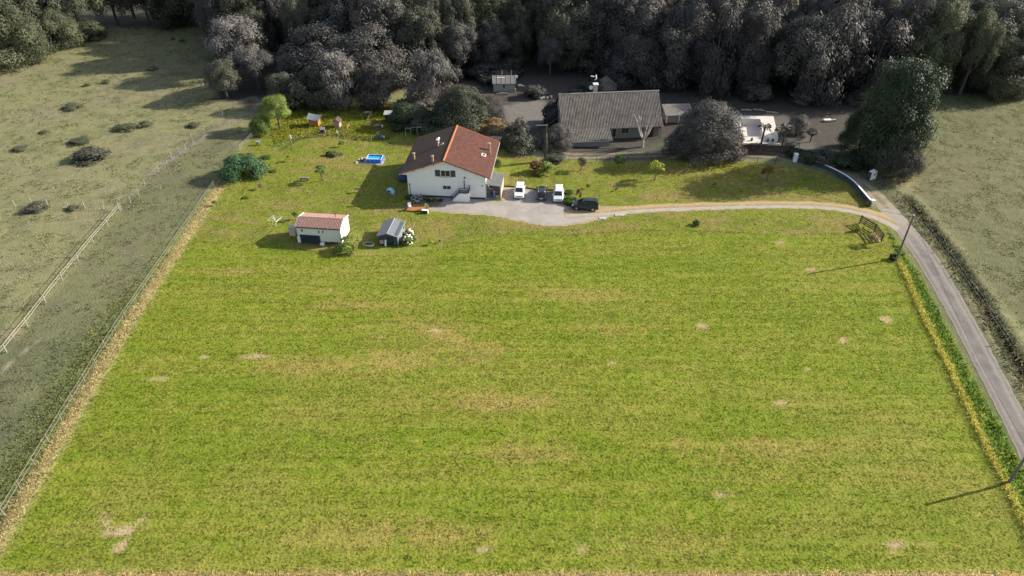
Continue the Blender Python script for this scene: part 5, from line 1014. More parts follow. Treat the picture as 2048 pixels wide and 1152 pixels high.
# ================================================================== trees and shrubs
def crown_mesh(name, seed, nl=26, per=220, leaf=.040, shape='broad', upright=0.0, ragged=.08, inner=.12, lr=(.15, .25)):
    """a crown one unit high and one unit across: leaf-sized faces on the lobes of the crown, gaps between the lobes"""
    r = np.random.default_rng(seed); P = []; Nn = []; T = []; S = []
    d = r.normal(size=(nl, 3)); d /= np.linalg.norm(d, axis=1)[:, None]; d[:, 2] = np.where(d[:, 2] < -.35, -d[:, 2], d[:, 2])
    rad = r.uniform(.22, .40, nl)
    if shape == 'broad': c = np.stack([d[:, 0]*rad, d[:, 1]*rad, .50+d[:, 2]*.33], 1)
    elif shape == 'column': z = r.uniform(.08, .92, nl); w = np.sin(np.pi*np.clip(z*.86+.12, 0, 1))**.7; c = np.stack([d[:, 0]*rad*w*1.1, d[:, 1]*rad*w*1.1, z], 1)
    elif shape == 'cone': z = r.uniform(.0, .95, nl)**1.2; w = (1-z)*1.25+.05; c = np.stack([d[:, 0]*rad*w*1.15, d[:, 1]*rad*w*1.15, z], 1)
    else: c = np.stack([d[:, 0]*rad*1.1, d[:, 1]*rad*1.1, np.abs(d[:, 2])*.62+.10], 1)
    for i in range(nl):
        rl = r.uniform(*lr)*(1 if shape != 'cone' else (1.15-c[i, 2])); k = int(per*(rl/.2)**2); lt = r.uniform(.72, 1.25)
        g = r.normal(size=(k, 3)); g += .8*(c[i]-np.array([0, 0, .42]))/max(.1, np.linalg.norm(c[i]-np.array([0, 0, .42])))+np.array([0, 0, .35]); g /= np.linalg.norm(g, axis=1)[:, None]
        q = r.uniform(.78, 1.03, k); out = r.uniform(0, 1, k) < ragged; q[out] = r.uniform(1.05, 1.40, out.sum()); ins = r.uniform(0, 1, k) < inner; q[ins] = r.uniform(.2, .75, ins.sum())
        p = c[i]+g*rl*q[:, None]*np.array([1, 1, .85]); P.append(p); m = g+r.normal(0, .34, (k, 3)); m[:, 2] += .15; Nn.append(m/np.linalg.norm(m, axis=1)[:, None])
        t = r.uniform(.75, 1.22, (k, 1))*lt*np.array([1, 1, 1])*(1+r.normal(0, .05, (k, 3))); T.append(t); S.append(leaf*r.uniform(.6, 1.35, k))
    P = np.concatenate(P); N_ = np.concatenate(Nn); T = np.clip(np.concatenate(T), .2, 2); S = np.concatenate(S)
    k = P[:, 2] > .0; P, N_, T, S = P[k], N_[k], T[k], S[k]; n = len(P)
    a = r.normal(size=(n, 3)); a[:, 2] += upright*3; a -= N_*np.sum(a*N_, 1)[:, None]; a /= np.linalg.norm(a, axis=1)[:, None]; b = np.cross(N_, a); asp = .6-.3*min(1, upright)
    V = np.stack([P-a*S[:, None], P-b*S[:, None]*asp, P+a*S[:, None], P+b*S[:, None]*asp], 1).reshape(-1, 3)
    return np_mesh(name, V, np.arange(4*n).reshape(-1, 4), np.repeat(T, 4, 0), 'tint')
def trunk_mesh(name, seed, limbs=6, r0=.028):
    """one unit high; limbs rise into the crown"""
    r = random.Random(seed); b = MB(); j = lambda s: r.uniform(-s, s)
    b.tube([(0, 0, -.03), (j(.01), j(.01), .2), (j(.02), j(.02), .45), (j(.03), j(.03), .78)], [r0*1.25, r0, r0*.75, r0*.25], 7)
    for i in range(limbs):
        z = r.uniform(.28, .6); a = i*2.4+j(.4); L = r.uniform(.16, .28); b.tube([(0, 0, z), (math.cos(a)*L*.5, math.sin(a)*L*.5, z+.10), (math.cos(a)*L, math.sin(a)*L, z+.24)], [r0*.55, r0*.35, r0*.1], 5)
    return b.mesh(name)
CROWNS = {k: [crown_mesh('crown', s, **kw) for s in ss] for k, ss, kw in (
    ('broad', (1, 2, 3, 4, 5), dict(nl=52, per=900, leaf=.0125, lr=(.08, .19), ragged=.12)), ('tall', (11, 12, 13), dict(nl=48, per=680, leaf=.0138, shape='column', lr=(.11, .20), ragged=.12)),
    ('cone', (21, 22), dict(nl=40, per=340, leaf=.020, shape='cone')), ('feather', (31, 32, 33), dict(nl=40, per=420, leaf=.024, shape='column', upright=.9, ragged=.25, lr=(.12, .20))),
    ('shrub', (41, 42, 43), dict(nl=18, per=190, leaf=.042, shape='mound', ragged=.16, lr=(.17, .30))), ('loose', (51, 52), dict(nl=14, per=70, leaf=.055, shape='broad', ragged=.35, lr=(.12, .22), upright=.4)))}
CROWNS['ragged'] = [crown_mesh('crown', 61, nl=90, per=560, leaf=.0125, shape='column', ragged=.2, lr=(.10, .19)), crown_mesh('crown', 62, nl=100, per=560, leaf=.0125, shape='mound', ragged=.2, lr=(.10, .2))]
CROWNS['evergreen'] = [crown_mesh('crown', 75, nl=120, per=620, leaf=.0115, shape='column', ragged=.22, lr=(.09, .18))]
CROWNS['mass'] = [crown_mesh('crown', 63+i, nl=80, per=900, leaf=.0115, shape='mound', ragged=.22, lr=(.075, .19)) for i in range(2)]
CROWNS['bush'] = [crown_mesh('crown', 66+i, nl=40, per=330, leaf=.024, shape='mound', ragged=.2, lr=(.13, .24)) for i in range(2)]
CROWNS['low'] = [crown_mesh('crown', 68+i, nl=16, per=60, leaf=.06, shape='mound', ragged=.4, lr=(.14, .3)) for i in range(2)]
TRUNKS = [trunk_mesh('trunk', s) for s in (1, 2, 3)]
M_BARK = mat('bark', (.085, .075, .066), .9, vary=.25, scale=6); M_BARKP = mat('pale_bark', (.36, .33, .30), .9, vary=.2, scale=6)
for m_ in TRUNKS: m_.materials.append(M_BARK)
LF = {'grey': leaf_mat('grey_foliage', (.098, .094, .084), .15, .2), 'pale': leaf_mat('pale_grey_foliage', (.150, .141, .131), .15, .15), 'dark': leaf_mat('dark_grey_foliage', (.072, .068, .064), .12, .25),
      'olive': leaf_mat('olive_foliage', (.110, .121, .068), .18, .2), 'greyolive': leaf_mat('grey_olive_foliage', (.094, .098, .070), .15, .22), 'darkolive': leaf_mat('dark_olive_foliage', (.062, .070, .045), .15, .25), 'deep': leaf_mat('deep_green_foliage', (.040, .062, .030), .15, .1),
      'green': leaf_mat('green_foliage', (.085, .14, .028), .25, .1), 'bright': leaf_mat('bright_green_foliage', (.20, .26, .06), .3, .1), 'blue': leaf_mat('blue_green_foliage', (.065, .130, .058), .2, .05), 'lime': leaf_mat('lime_foliage', (.30, .33, .035), .3, .1),
      'rust': leaf_mat('rusty_foliage', (.15, .085, .035), .2, .1), 'purple': leaf_mat('purple_foliage', (.085, .05, .05), .2, .1), 'straw': leaf_mat('straw_foliage', (.24, .17, .09), .2, .1)}
for k in CROWNS:
    for m_ in CROWNS[k]: m_.materials.append(LF['grey'])
TR = random.Random(99)
def tree(name, label, cat, x, y, H, Wd, kind, leaf, base=.22, group=None, trunk=True, crown_name='crown', depth_=1.0, z=None):
    t = thing(name, label, cat, (x, y, tz(x, y) if z is None else z), TR.uniform(0, 6.28) if depth_ == 1.0 else 0, group)
    if trunk: o = link('trunk', TR.choice(TRUNKS), None, t); o.scale = (min(H, Wd*1.5)*.9,)*2+(H*.92,)
    me = TR.choice(CROWNS[kind]); o = link(crown_name, me, None, t, (0, 0, H*base)); o.scale = (Wd, Wd*depth_, H*(1-base)); o.material_slots[0].link = 'OBJECT'; o.material_slots[0].material = LF[leaf]
    return t
def tree_px(name, label, cat, px, pb, pt, wpx, kind, leaf, base=.2, group=None, **kw):
    """px, pb: foot of the trunk; pt: row of the top; wpx: width"""
    x, y = G(px, pb); H = height_to(x, y, pt)*1.02; return tree(name, label, cat, x, y, H, wpx*depth(x, y, H/2)/FPX*1.05, kind, leaf, base, group, **kw)
T_ = 'tree'
# left: the olive wood at the picture corner
for a in ((-25, 132, -30, 165, 'mass', 'olive', 'broad olive green tree cut by the left picture edge, nearest of the corner wood'), (48, 122, -25, 115, 'mass', 'olive', 'olive tree second from the left picture edge, its crown bulging over the pasture'),
          (122, 92, 8, 95, 'mass', 'olive', 'round olive tree at the tip of the corner wood beside the pasture'), (183, 76, 40, 66, 'bush', 'olive', 'low olive bush ending the corner wood towards the far pasture'),
          (98, 88, -70, 120, 'tall', 'darkolive', 'tall dark olive tree behind the round one in the corner wood'), (165, 68, -60, 110, 'broad', 'olive', 'high olive tree behind the low bush of the corner wood'), (20, 95, -90, 150, 'broad', 'darkolive', 'dark tree at the back of the corner wood, cut by the top picture edge')):
    tree_px('corner_tree', a[6], T_, *a[:6], base=-.03)
for i, a in enumerate(((236, 50, -60, 105, 'broad', 'darkolive'), (300, 50, -50, 115, 'broad', 'greyolive'), (352, 50, -60, 100, 'tall', 'darkolive'), (404, 54, -70, 110, 'broad', 'darkolive'), (270, 36, -80, 120, 'broad', 'dark'), (380, 36, -90, 130, 'broad', 'darkolive'))):
    tree_px('far_tree', ('dark', 'slightly paler', 'slender dark', 'right hand dark', 'high dark back row', 'high back row right hand')[i]+' tree closing the far end of the left pasture', T_, *a, base=-.12)
# middle left: grey trees along the pasture and above the hen yard
for a in ((487, 150, 28, 112, 'broad', 'pale', 'pale grey broad tree leaning over the left pasture edge'), (455, 197, 118, 72, 'broad', 'greyolive', 'small round dark olive tree standing alone at the pasture path'), (520, 178, 92, 95, 'broad', 'grey', 'grey domed tree behind the small round tree at the path'),
          (655, 165, 30, 175, 'mass', 'grey', 'huge round grey oak, left half of the great dark crown above the hen yard'), (752, 172, 30, 165, 'mass', 'grey', 'huge round grey oak, right half of the great dark crown above the hen yard'),
          (592, 175, 100, 85, 'broad', 'grey', 'grey shrubby tree below the left of the great oak crown'), (572, 214, 150, 62, 'feather', 'greyolive', 'narrow olive grey tree just behind the bright green willow'), (612, 214, 143, 62, 'shrub', 'greyolive', 'olive grey bush left of the feathery ash above the orange hut'),
          (688, 210, 112, 92, 'feather', 'pale', 'pale topped feathery ash above the play hut'), (645, 212, 132, 80, 'feather', 'greyolive', 'dull olive tree between the bush and the pale topped ash'), (757, 210, 126, 92, 'feather', 'grey', 'grey feathery tree above the hen house'),
          (862, 212, 104, 98, 'feather', 'pale', 'pale silvery feathery tree behind the dark laurel mass'), (832, 222, 190, 62, 'shrub', 'grey', 'low grey shrub in front of the silvery tree'), (808, 252, 203, 60, 'bush', 'deep', 'dark green shrub beside the hen house'),
          (838, 256, 212, 64, 'bush', 'darkolive', 'dark shrub behind the climbing frame'), (925, 258, 160, 125, 'mass', 'darkolive', 'dense dark laurel mass behind the red roof'), (970, 246, 186, 75, 'mass', 'dark', 'dark grey tree between the laurel mass and the pale yard'),
          (885, 266, 215, 80, 'bush', 'deep', 'dark green bush right behind the red roof ridge'), (1040, 296, 232, 75, 'cone', 'greyolive', 'dark spreading conifer right behind the dead hedge'), (1026, 294, 246, 46, 'bush', 'darkolive', 'dark olive shrub at the right end of the dead hedge'),
          (1114, 294, 240, 66, 'mass', 'grey', 'grey domed shrub between the ivy clad pole and the bungalow'), (1106, 246, 192, 36, 'shrub', 'dark', 'dark shrub against the left gable of the bungalow'), (1068, 194, 165, 36, 'shrub', 'grey', 'round grey bush alone beside the small outbuilding'),
          (1408, 309, 184, 128, 'mass', 'grey', 'large round grey oak in front of the bungalow annex'), (1362, 306, 246, 66, 'mass', 'dark', 'dark left shoulder tree beside the round grey oak'), (1452, 309, 250, 66, 'mass', 'greyolive', 'olive tinged lower tree on the right of the round oak'),
          (1463, 322, 292, 26, 'loose', 'olive', 'thin pale sapling at the right foot of the round oak'), (985, 152, 124, 85, 'shrub', 'grey', 'low wide grey mound of shrubs above the small outbuilding'), (1180, 178, 158, 40, 'shrub', 'greyolive', 'climbing shrub around the bungalow chimney'),
          (1590, 272, 236, 48, 'feather', 'grey', 'grey wispy shrub right of the palms at the empty pool'), (1152, 186, 176, 22, 'shrub', 'grey', 'small grey shrub peeping over the left of the bungalow ridge'), (1100, 150, 70, 60, 'broad', 'dark', 'dark tree on the shaded lawn edge right of the small outbuilding')):
    tree_px('shrub' if a[4] == 'shrub' else 'grey_tree', a[6], 'shrub' if a[4] == 'shrub' else T_, *a[:6], base=.0 if a[4] in ('shrub', 'cone', 'mass', 'bush') else -.04)
# the great dark evergreen at the right
for a in ((1762, 330, 122, 146, 'evergreen', 'deep', 'great dark green evergreen, main crown at the right of the neighbour plot'), (1800, 338, 190, 66, 'mass', 'darkolive', 'right flank of the great dark evergreen leaning over the hay meadow'), (1716, 304, 190, 80, 'mass', 'deep', 'lower left flank of the great dark evergreen'), (1786, 354, 250, 85, 'mass', 'greyolive', 'low front part of the great dark evergreen above the white pillar')):
    tree_px('evergreen_tree', a[6], T_, *a[:6], base=.0)
for i, (px, pb, pt, w_) in enumerate(((1615, 322, 300, 42), (1650, 326, 300, 48), (1690, 336, 306, 50), (1590, 312, 296, 30))):
    tree_px('hedge_shrub', ('second', 'third', 'last', 'first')[i]+' dark green shrub counted from the gate pole along the shaded drive', 'shrub', px, pb, pt, w_, 'shrub', 'deep' if i != 1 else 'darkolive', base=0, trunk=False)
# the dark wood behind
front = GP([(440, 122), (520, 128), (600, 125), (700, 120), (790, 150), (880, 160), (960, 140), (1040, 132), (1110, 138), (1180, 140), (1250, 152), (1320, 178), (1400, 184), (1480, 190), (1560, 192), (1640, 194), (1720, 194), (1800, 190), (1900, 184), (2000, 184), (2110, 184)])
zones = ((470, 'the pasture edge tree'), (600, 'the path tree'), (720, 'the great oak crown'), (850, 'the feathery trees'), (960, 'the silvery tree'), (1060, 'the small outbuilding'), (1170, 'the shaded back lawn'), (1270, 'the bungalow chimney'), (1370, 'the bungalow gable'), (1470, 'the round grey oak'), (1570, 'the empty pool'), (1680, 'the pale garden table'), (1790, 'the great evergreen'), (1900, 'the hay meadow corner'), (2200, 'the hay meadow'))
FL = smooth_line(front, 1.0); seen = {}
RW = random.Random(5)
for row in range(8):
    s = RW.uniform(0, 5)
    while s < len(FL)-1:
        i = int(s); x = FL[i][0]*(1+.03*row)+RW.uniform(-2, 2); y = FL[i][1]+row*6.2+RW.uniform(-2.0, 2.0); H = RW.uniform(15, 22) if row else RW.uniform(11, 19); Wd = RW.choice([RW.uniform(7.5, 10.5), RW.uniform(10, 16)])
        s += RW.uniform(6.0, 9.5)
        pb = PR(x, y, 0); pt = PR(x, y, H)
        if pb[1] < -60 and pt[1] < -150 or not -120 < pb[0] < 2170: continue
        px = pb[0]; kind = RW.choice(['broad', 'broad', 'broad', 'tall', 'feather', 'evergreen', 'mass'] if row else ['broad', 'tall', 'tall', 'evergreen', 'feather', 'mass']); u = RW.random()
        if px > 1780: leaf = 'greyolive' if u < .45 else 'olive' if u < .8 else 'darkolive'
        elif pt[1] < 25 and 480 < px < 1180: leaf = 'greyolive' if u < .55 else 'olive' if u < .72 else 'grey'
        else: leaf = 'grey' if u < .5 else 'dark' if u < .78 else 'greyolive' if u < .92 else 'pale'
        zn = next(z_[1] for z_ in zones if px < z_[0]); tone = {'grey': 'grey', 'dark': 'dark grey', 'greyolive': 'olive grey', 'olive': 'olive green', 'darkolive': 'dark olive', 'pale': 'pale grey'}[leaf]
        rw = ('front', 'second row', 'third row', 'fourth row', 'middle', 'depths', 'depths', 'far depths')[row]
        form = {'broad': 'broad', 'tall': 'slender', 'feather': 'feathery', 'evergreen': 'dense', 'mass': 'domed'}[kind]; size = 'tall ' if H > 19.5 else 'low ' if H < 15 else ''; size2 = 'wide ' if Wd > 12.5 and form != 'broad' else ''; lab = f'{size}{size2}{form} {tone} tree, {rw}, wood behind {zn}'
        tree('wood_tree', lab, T_, x, y, H, Wd, kind, leaf, 0.0 if row == 0 else .10, 'trees of the dark wood behind the houses')
        if row == 0 and RW.random() < .85 and (zn, px < 1780) not in seen:
            seen[(zn, px < 1780)] = 1
            leaf2 = 'grey' if px < 1780 else 'olive'; tree('wood_shrub', f'low {"grey" if px < 1780 else "olive"} shrub at the foot of the wood behind {zn}', 'shrub', x+RW.uniform(-3, 3), y-RW.uniform(2.5, 4.5), RW.uniform(2.5, 5), RW.uniform(3.5, 6), 'shrub', leaf2, .0, 'undergrowth along the wood edge', trunk=False)
by_label = {}
for o in COL.objects:
    if o.name.startswith('wood_tree'): by_label.setdefault(o['label'], []).append(o)
for lab, os_ in by_label.items():          # neighbours that look alike are told apart by their order
    os_.sort(key=lambda o: PR(*o.location)[0]); k_ = len(os_)
    if k_ > 1:
        for i, o in enumerate(os_): o['label'] = (('left ', 'right ') if k_ == 2 else ('left ', 'middle ', 'right '))[min(i, 2)]+lab if k_ < 4 else lab
# garden trees and shrubs in colour
def gtree(name, label, px, pb, pt, w_, kind, leaf, base=.25, cat='tree', **kw): return tree_px(name, label, cat, px, pb, pt, w_, kind, leaf, base, **kw)
gtree('round_bush', 'round blue green bush on the lawn at the gap of the field fence', 490, 352, 302, 74, 'bush', 'blue', 0, 'bush', trunk=False)
gtree('willow_tree', 'bright yellow green willow at the top left corner of the garden', 560, 258, 190, 62, 'broad', 'bright', .10)
gtree('willow_shrub', 'low yellow green shrub on the left of the bright willow', 526, 266, 222, 40, 'bush', 'bright', .0, 'shrub', trunk=False)
gtree('sapling', 'thin young fruit tree tied to stakes near the garden bench', 645, 362, 332, 24, 'loose', 'green', .45)
gtree('rounded_sapling', 'small round green tree on the lawn below the neighbour fence', 1237, 336, 312, 25, 'broad', 'green', .25)
gtree('lime_sapling', 'yellow green young tree in the middle of the right lawn', 1309, 361, 324, 36, 'loose', 'lime', .25)
gtree('thin_sapling', 'thin purplish sapling left of the small round green tree', 1162, 341, 316, 22, 'loose', 'purple', .3)
gtree('rusty_sapling', 'rust brown young tree at the edge of the evergreen shadow', 1533, 361, 333, 26, 'loose', 'rust', .1)
gtree('red_shrub', 'red leaved shrub at the foot of the ivy clad pole', 1074, 345, 321, 28, 'low', 'rust', 0, 'shrub', trunk=False)
gtree('green_shrub', 'yellow green shrub against the right of the red leaved one', 1093, 346, 325, 34, 'low', 'bright', 0, 'shrub', trunk=False)
gtree('dark_shrub', 'dark grey green shrub right of the ivy clad pole by the drive', 1113, 321, 308, 34, 'shrub', 'greyolive', 0, 'shrub', trunk=False)
gtree('wall_shrub', 'green shrub against the right wall of the white house above the porch', 996, 344, 318, 16, 'broad', 'green', 0, 'shrub', trunk=False)
gtree('weed_shrub', 'tangled bright green weeds beside the right end of the cream cabin', 702, 499, 474, 46, 'loose', 'bright', 0, 'shrub', trunk=False)
gtree('weed_shrub', 'low green weed clump in front of the tangled weeds', 690, 502, 488, 36, 'low', 'bright', 0, 'shrub', trunk=False)
gtree('yellow_bush', 'tiny bright yellow bush beside the dark entrance fence', 1714, 462, 450, 10, 'shrub', 'lime', 0, 'bush', trunk=False)
gtree('dry_bush', 'brown dry weed bush at the lower end of the entrance fence', 1741, 490, 470, 26, 'loose', 'straw', 0, 'bush', trunk=False)
gtree('pole_bush', 'small dark bush at the foot of the junction pole', 1785, 519, 508, 15, 'shrub', 'deep', 0, 'bush', trunk=False)
gtree('pier_bush', 'small straw yellow bush at the near end of the curved wall', 1737, 411, 402, 12, 'shrub', 'straw', 0, 'bush', trunk=False)
gtree('cabin_shrub', 'thin grey green shrub behind the left end of the cream cabin', 592, 440, 424, 14, 'loose', 'green', 0, 'shrub', trunk=False)
for i, (px, pb, pt, w_, k_, lf, lab) in enumerate(((670, 311, 304, 21, 'low', 'olive', 'low dark green cushion plant in the middle of the left lawn'), (658, 311, 303, 12, 'shrub', 'deep', 'tiny dark plant touching the low cushion plant'), (579, 323, 310, 10, 'loose', 'lime', 'small yellow green plant left of the low cushion plant'), (532, 316, 310, 16, 'low', 'green', 'flat green clump right of the round blue green bush'),
        (684, 293, 282, 12, 'loose', 'green', 'low dark plant under the boarded sign on the lawn'), (546, 343, 340, 12, 'low', 'green', 'flat dark clump below the round bush'), (525, 378, 366, 12, 'loose', 'bright', 'tiny pale sapling on the lawn below the round bush'), (430, 412, 402, 12, 'loose', 'green', 'small weed near the field fence on the lawn'), (490, 397, 394, 12, 'low', 'green', 'flat dark plant in the lower left lawn'),
        (1176, 377, 369, 8, 'loose', 'deep', 'small dark twig plant above the dark off-road car'), (1233, 382, 376, 7, 'loose', 'deep', 'small dark twig plant right of the other above the driveway'), (1429, 372, 366, 6, 'loose', 'deep', 'lone small dark stem in the right lawn'), (1392, 450, 440, 12, 'shrub', 'green', 'small tuft of weeds at the top of the mown field'), (862, 489, 480, 10, 'loose', 'lime', 'tiny yellow sapling right of the white hydrangea'), (880, 486, 480, 6, 'loose', 'green', 'tiny twig right of the yellow sapling'),
        (1142, 400, 390, 18, 'shrub', 'bright', 'yellow flowering plant in the bed beside the silver car'), (1156, 402, 380, 14, 'loose', 'rust', 'rusty stalky plant at the back of the flower bed'), (1138, 388, 380, 16, 'shrub', 'green', 'green leafy plant in the upper corner of the flower bed'), (1150, 410, 400, 22, 'shrub', 'green', 'green plant between the silver car and the off-road car'), (1134, 408, 399, 14, 'shrub', 'green', 'green plant close behind the silver car'),
        (857, 404, 397, 8, 'shrub', 'deep', 'small dark pot shrub at the house wall right of the armchairs'), (815, 397, 388, 9, 'shrub', 'green', 'small plant at the left corner of the white house'), (849, 399, 392, 9, 'low', 'green', 'small green plant at the house wall beside the right wicker armchair'), (868, 401, 396, 10, 'low', 'green', 'low green plant at the house wall below the lower window'), (882, 402, 397, 9, 'low', 'deep', 'low dark plant at the house wall left of the stair'), (822, 411, 405, 8, 'low', 'rust', 'small brownish plant on the earth terrace behind the deck chair'), (1022, 838, 806, 1, 'shrub', 'deep', 'x'))):
    if lab != 'x': gtree('garden_plant', lab, px, pb, pt, w_, k_, lf, 0, 'plant', trunk=False)
for i, (px, pb, pt, w_) in enumerate(((70, 420, 405, 40), (148, 418, 410, 22), (183, 316, 293, 62), (160, 284, 276, 38), (42, 299, 292, 28), (250, 258, 246, 36), (290, 252, 242, 26), (88, 266, 261, 16), (390, 252, 244, 24), (148, 216, 206, 34), (212, 166, 158, 18), (175, 172, 166, 14), (304, 140, 131, 18), (364, 83, 77, 12), (345, 80, 75, 10), (1950, 168, 160, 20))):
    if i < 15: tree_px('gorse_bush', ('dark bramble bush at the stake fence near the left picture edge', 'small bramble bush right of the first on the stake fence', 'largest dark bramble bush alone in the left pasture', 'flat bramble clump above the largest bush', 'small dark clump by the left edge of the pasture', 'loose bramble patch near the leaning stakes', 'bramble clump right of the loose patch', 'small round clump in the left pasture', 'bramble by the upper leaning stakes', 'long low clump in the upper pasture', 'dark clump at the tip of the tree shadow', 'tiny clump left of the shadow tip', 'clump inside the tree shadow of the pasture', 'dark tuft on the far wire fence', 'smaller tuft on the far wire fence')[i], 'bush', px, pb, pb-(pb-pt)*.85, w_*.9, 'low', 'greyolive' if i in (2, 0) else 'olive', base=0, trunk=False)
def hydrangea(px, py, w_, h_, label):
    x, y = G(px, py); t = thing('hydrangea_bush', label, 'bush', (x, y, 0)); r = np.random.default_rng(int(px)); o = link('foliage', CROWNS['shrub'][0], None, t); o.scale = (w_, w_, h_); o.material_slots[0].link = 'OBJECT'; o.material_slots[0].material = LF['green']
    wm_ = mat('cream_blossom', (.74, .66, .55), .8, vary=.12); fm = MB(); fm.lathe([(.05, -.08), (.13, -.04), (.15, .03), (.09, .10), (.02, .12)], n=9); fme = fm.mesh('blossom'); fme.materials.append(wm_)
    for k_ in range(int(22*w_)):
        g = r.normal(size=3); g /= np.linalg.norm(g); g[2] = abs(g[2])*.9+.1; g[1] = -abs(g[1]) if r.uniform() < .55 else g[1]; q = link('blossom', fme, None, t, (g[0]*w_*.46, g[1]*w_*.46, .1+g[2]*h_*.85)); q.scale = (r.uniform(.7, 1.3),)*3
hydrangea(816, 486, 1.75, 1.5, 'white flowering hydrangea bush in front of the right wall of the dark shed'); hydrangea(820, 470, 1.2, 1.1, 'smaller white hydrangea behind the first one at the dark shed')
# ivy on the pole
iv = crown_mesh('ivy', 71, nl=34, per=60, leaf=.05, shape='column', lr=(.12, .2)); iv.materials.append(LF['greyolive']); o = link('ivy', iv, None, t3, (0, 0, .0)); o.scale = (.85, .85, 6.8); o['kind'] = 'stuff'
# pruned bare tree before the bungalow
x, y = G(1285, 287); t = thing('pruned_tree', 'bare pale pruned tree with upward forking limbs before the bungalow porch', 'tree', (x, y, tz(x, y))); b = MB(); rr = random.Random(12); b.tube([(0, 0, -.2), (.05, 0, .9), (0, .05, 1.7)], [.34, .26, .23], 8); part('trunk', b, M_BARKP, t)
for i in range(7):
    a = i*.9+.2; b = MB(); L = rr.uniform(1.6, 2.9); p1 = (math.cos(a)*L*.45, math.sin(a)*L*.45, 2.8); p2 = (math.cos(a)*L, math.sin(a)*L, rr.uniform(4.8, 6.6)); b.tube([(0, .05, 1.5), p1, p2], [.20, .16, .10], 6)
    for q in range(4): aa = a+rr.uniform(-.9, .9); s_ = rr.uniform(.5, 1.1); pm = Vector(p1).lerp(Vector(p2), .35+.2*q); b.tube([pm, pm+Vector((math.cos(aa)*s_*.7, math.sin(aa)*s_*.7, s_))], [.09, .04], 5)
    part('limb', b, M_BARKP, t)
# dead hedge of pale brush behind the house
x, y = G(985, 266); t = thing('dead_hedge', 'pale brown heap of dead hedge stems behind the red roofed house', 'hedge', (x, y, 0), .1); b = MB(); rr = random.Random(8); nst = 150
vs = []
for i in range(nst):
    u = rr.uniform(-5, 5); v = rr.uniform(-1.2, 1.4); h = rr.uniform(1.2, 3.6)*(1-abs(u)/9); a = rr.uniform(0, 6.28); l = rr.uniform(.1, .9)
    b.tube([(u, v, 0), (u+math.cos(a)*l*.4, v+math.sin(a)*l*.4, h*.6), (u+math.cos(a)*l, v+math.sin(a)*l, h)], [.05, .04, .02], 4)
part('stems', b, mat('dead_stem', (.30, .235, .185), .9, vary=.3), t, kind='stuff')
o = link('twigs', CROWNS['loose'][0], None, t); o.scale = (10, 3.4, 2.9); o.material_slots[0].link = 'OBJECT'; o.material_slots[0].material = LF['straw']; o['kind'] = 'stuff'
# palms by the pool
def palm(px, py, pt, label):
    x, y = G(px, py); H = height_to(x, y, pt); t = thing('palm_tree', label, 'palm', (x, y, 0)); b = MB(); b.tube([(0, 0, 0), (.05, 0, H*.5), (0, 0, H*.86)], [.20, .17, .26], 8); part('trunk', b, M_BARK, t); rr = random.Random(int(px))
    for i in range(18):
        a = i*2.4; e = rr.uniform(-.5, .9); L = rr.uniform(1.0, 1.4); d = Vector((math.cos(a)*math.cos(e), math.sin(a)*math.cos(e), math.sin(e))); s = Vector((-math.sin(a), math.cos(a), 0)); p0 = Vector((0, 0, H*.86)); p1 = p0+d*L*.55; b = MB()
        vs = [p0, p1]; fs = []
        for k_ in range(7): w_ = (k_-3)*.30; vs.append(p1+(d*math.cos(w_)+s*math.sin(w_))*L*.55-Vector((0, 0, .10+.05*abs(k_-3)))); vs.append(p1+(d*math.cos(w_+.12)+s*math.sin(w_+.12))*L*.35)
        for k_ in range(7): fs.append((1, 2+2*k_, 3+2*k_))
        fs.append((0, 2+1, 1)); b.add(vs, fs); b.tube([p0, p1], .02, 4); part('frond', b, mat('palm_green', (.060, .064, .05), .6), t)
palm(1522, 288, 248, 'slim fan palm standing at the right edge of the empty pool'); palm(1564, 292, 250, 'bushier fan palm right of the pool paving'); palm(1556, 286, 258, 'short fan palm touching the left of the bushier palm')
x, y = G(1620, 284); t = thing('fruit_tree', 'small dark nearly bare fruit tree on the shaded lawn right of the pool', 'tree', (x, y, 0)); b = MB(); rr = random.Random(3); b.tube([(0, 0, 0), (0, 0, 1.2)], [.14, .11], 7)
for i in range(9): a = i*2.4; b.tube([(0, 0, 1.1), (math.cos(a)*.7, math.sin(a)*.7, 1.7), (math.cos(a)*1.3, math.sin(a)*1.3, 2.2+rr.uniform(-.3, .5))], [.08, .05, .02], 5)
part('trunk', b, M_BARK, t); o = link('crown', CROWNS['loose'][1], None, t, (0, 0, 1.2)); o.scale = (2.6, 2.6, 1.5); o.material_slots[0].link = 'OBJECT'; o.material_slots[0].material = LF['dark']

# ================================================================== garden things
def at(name, label, cat, px, py, rz=0, z=0, group=None): x, y = G(px, py); return thing(name, label, cat, (x, y, z), rz, group)
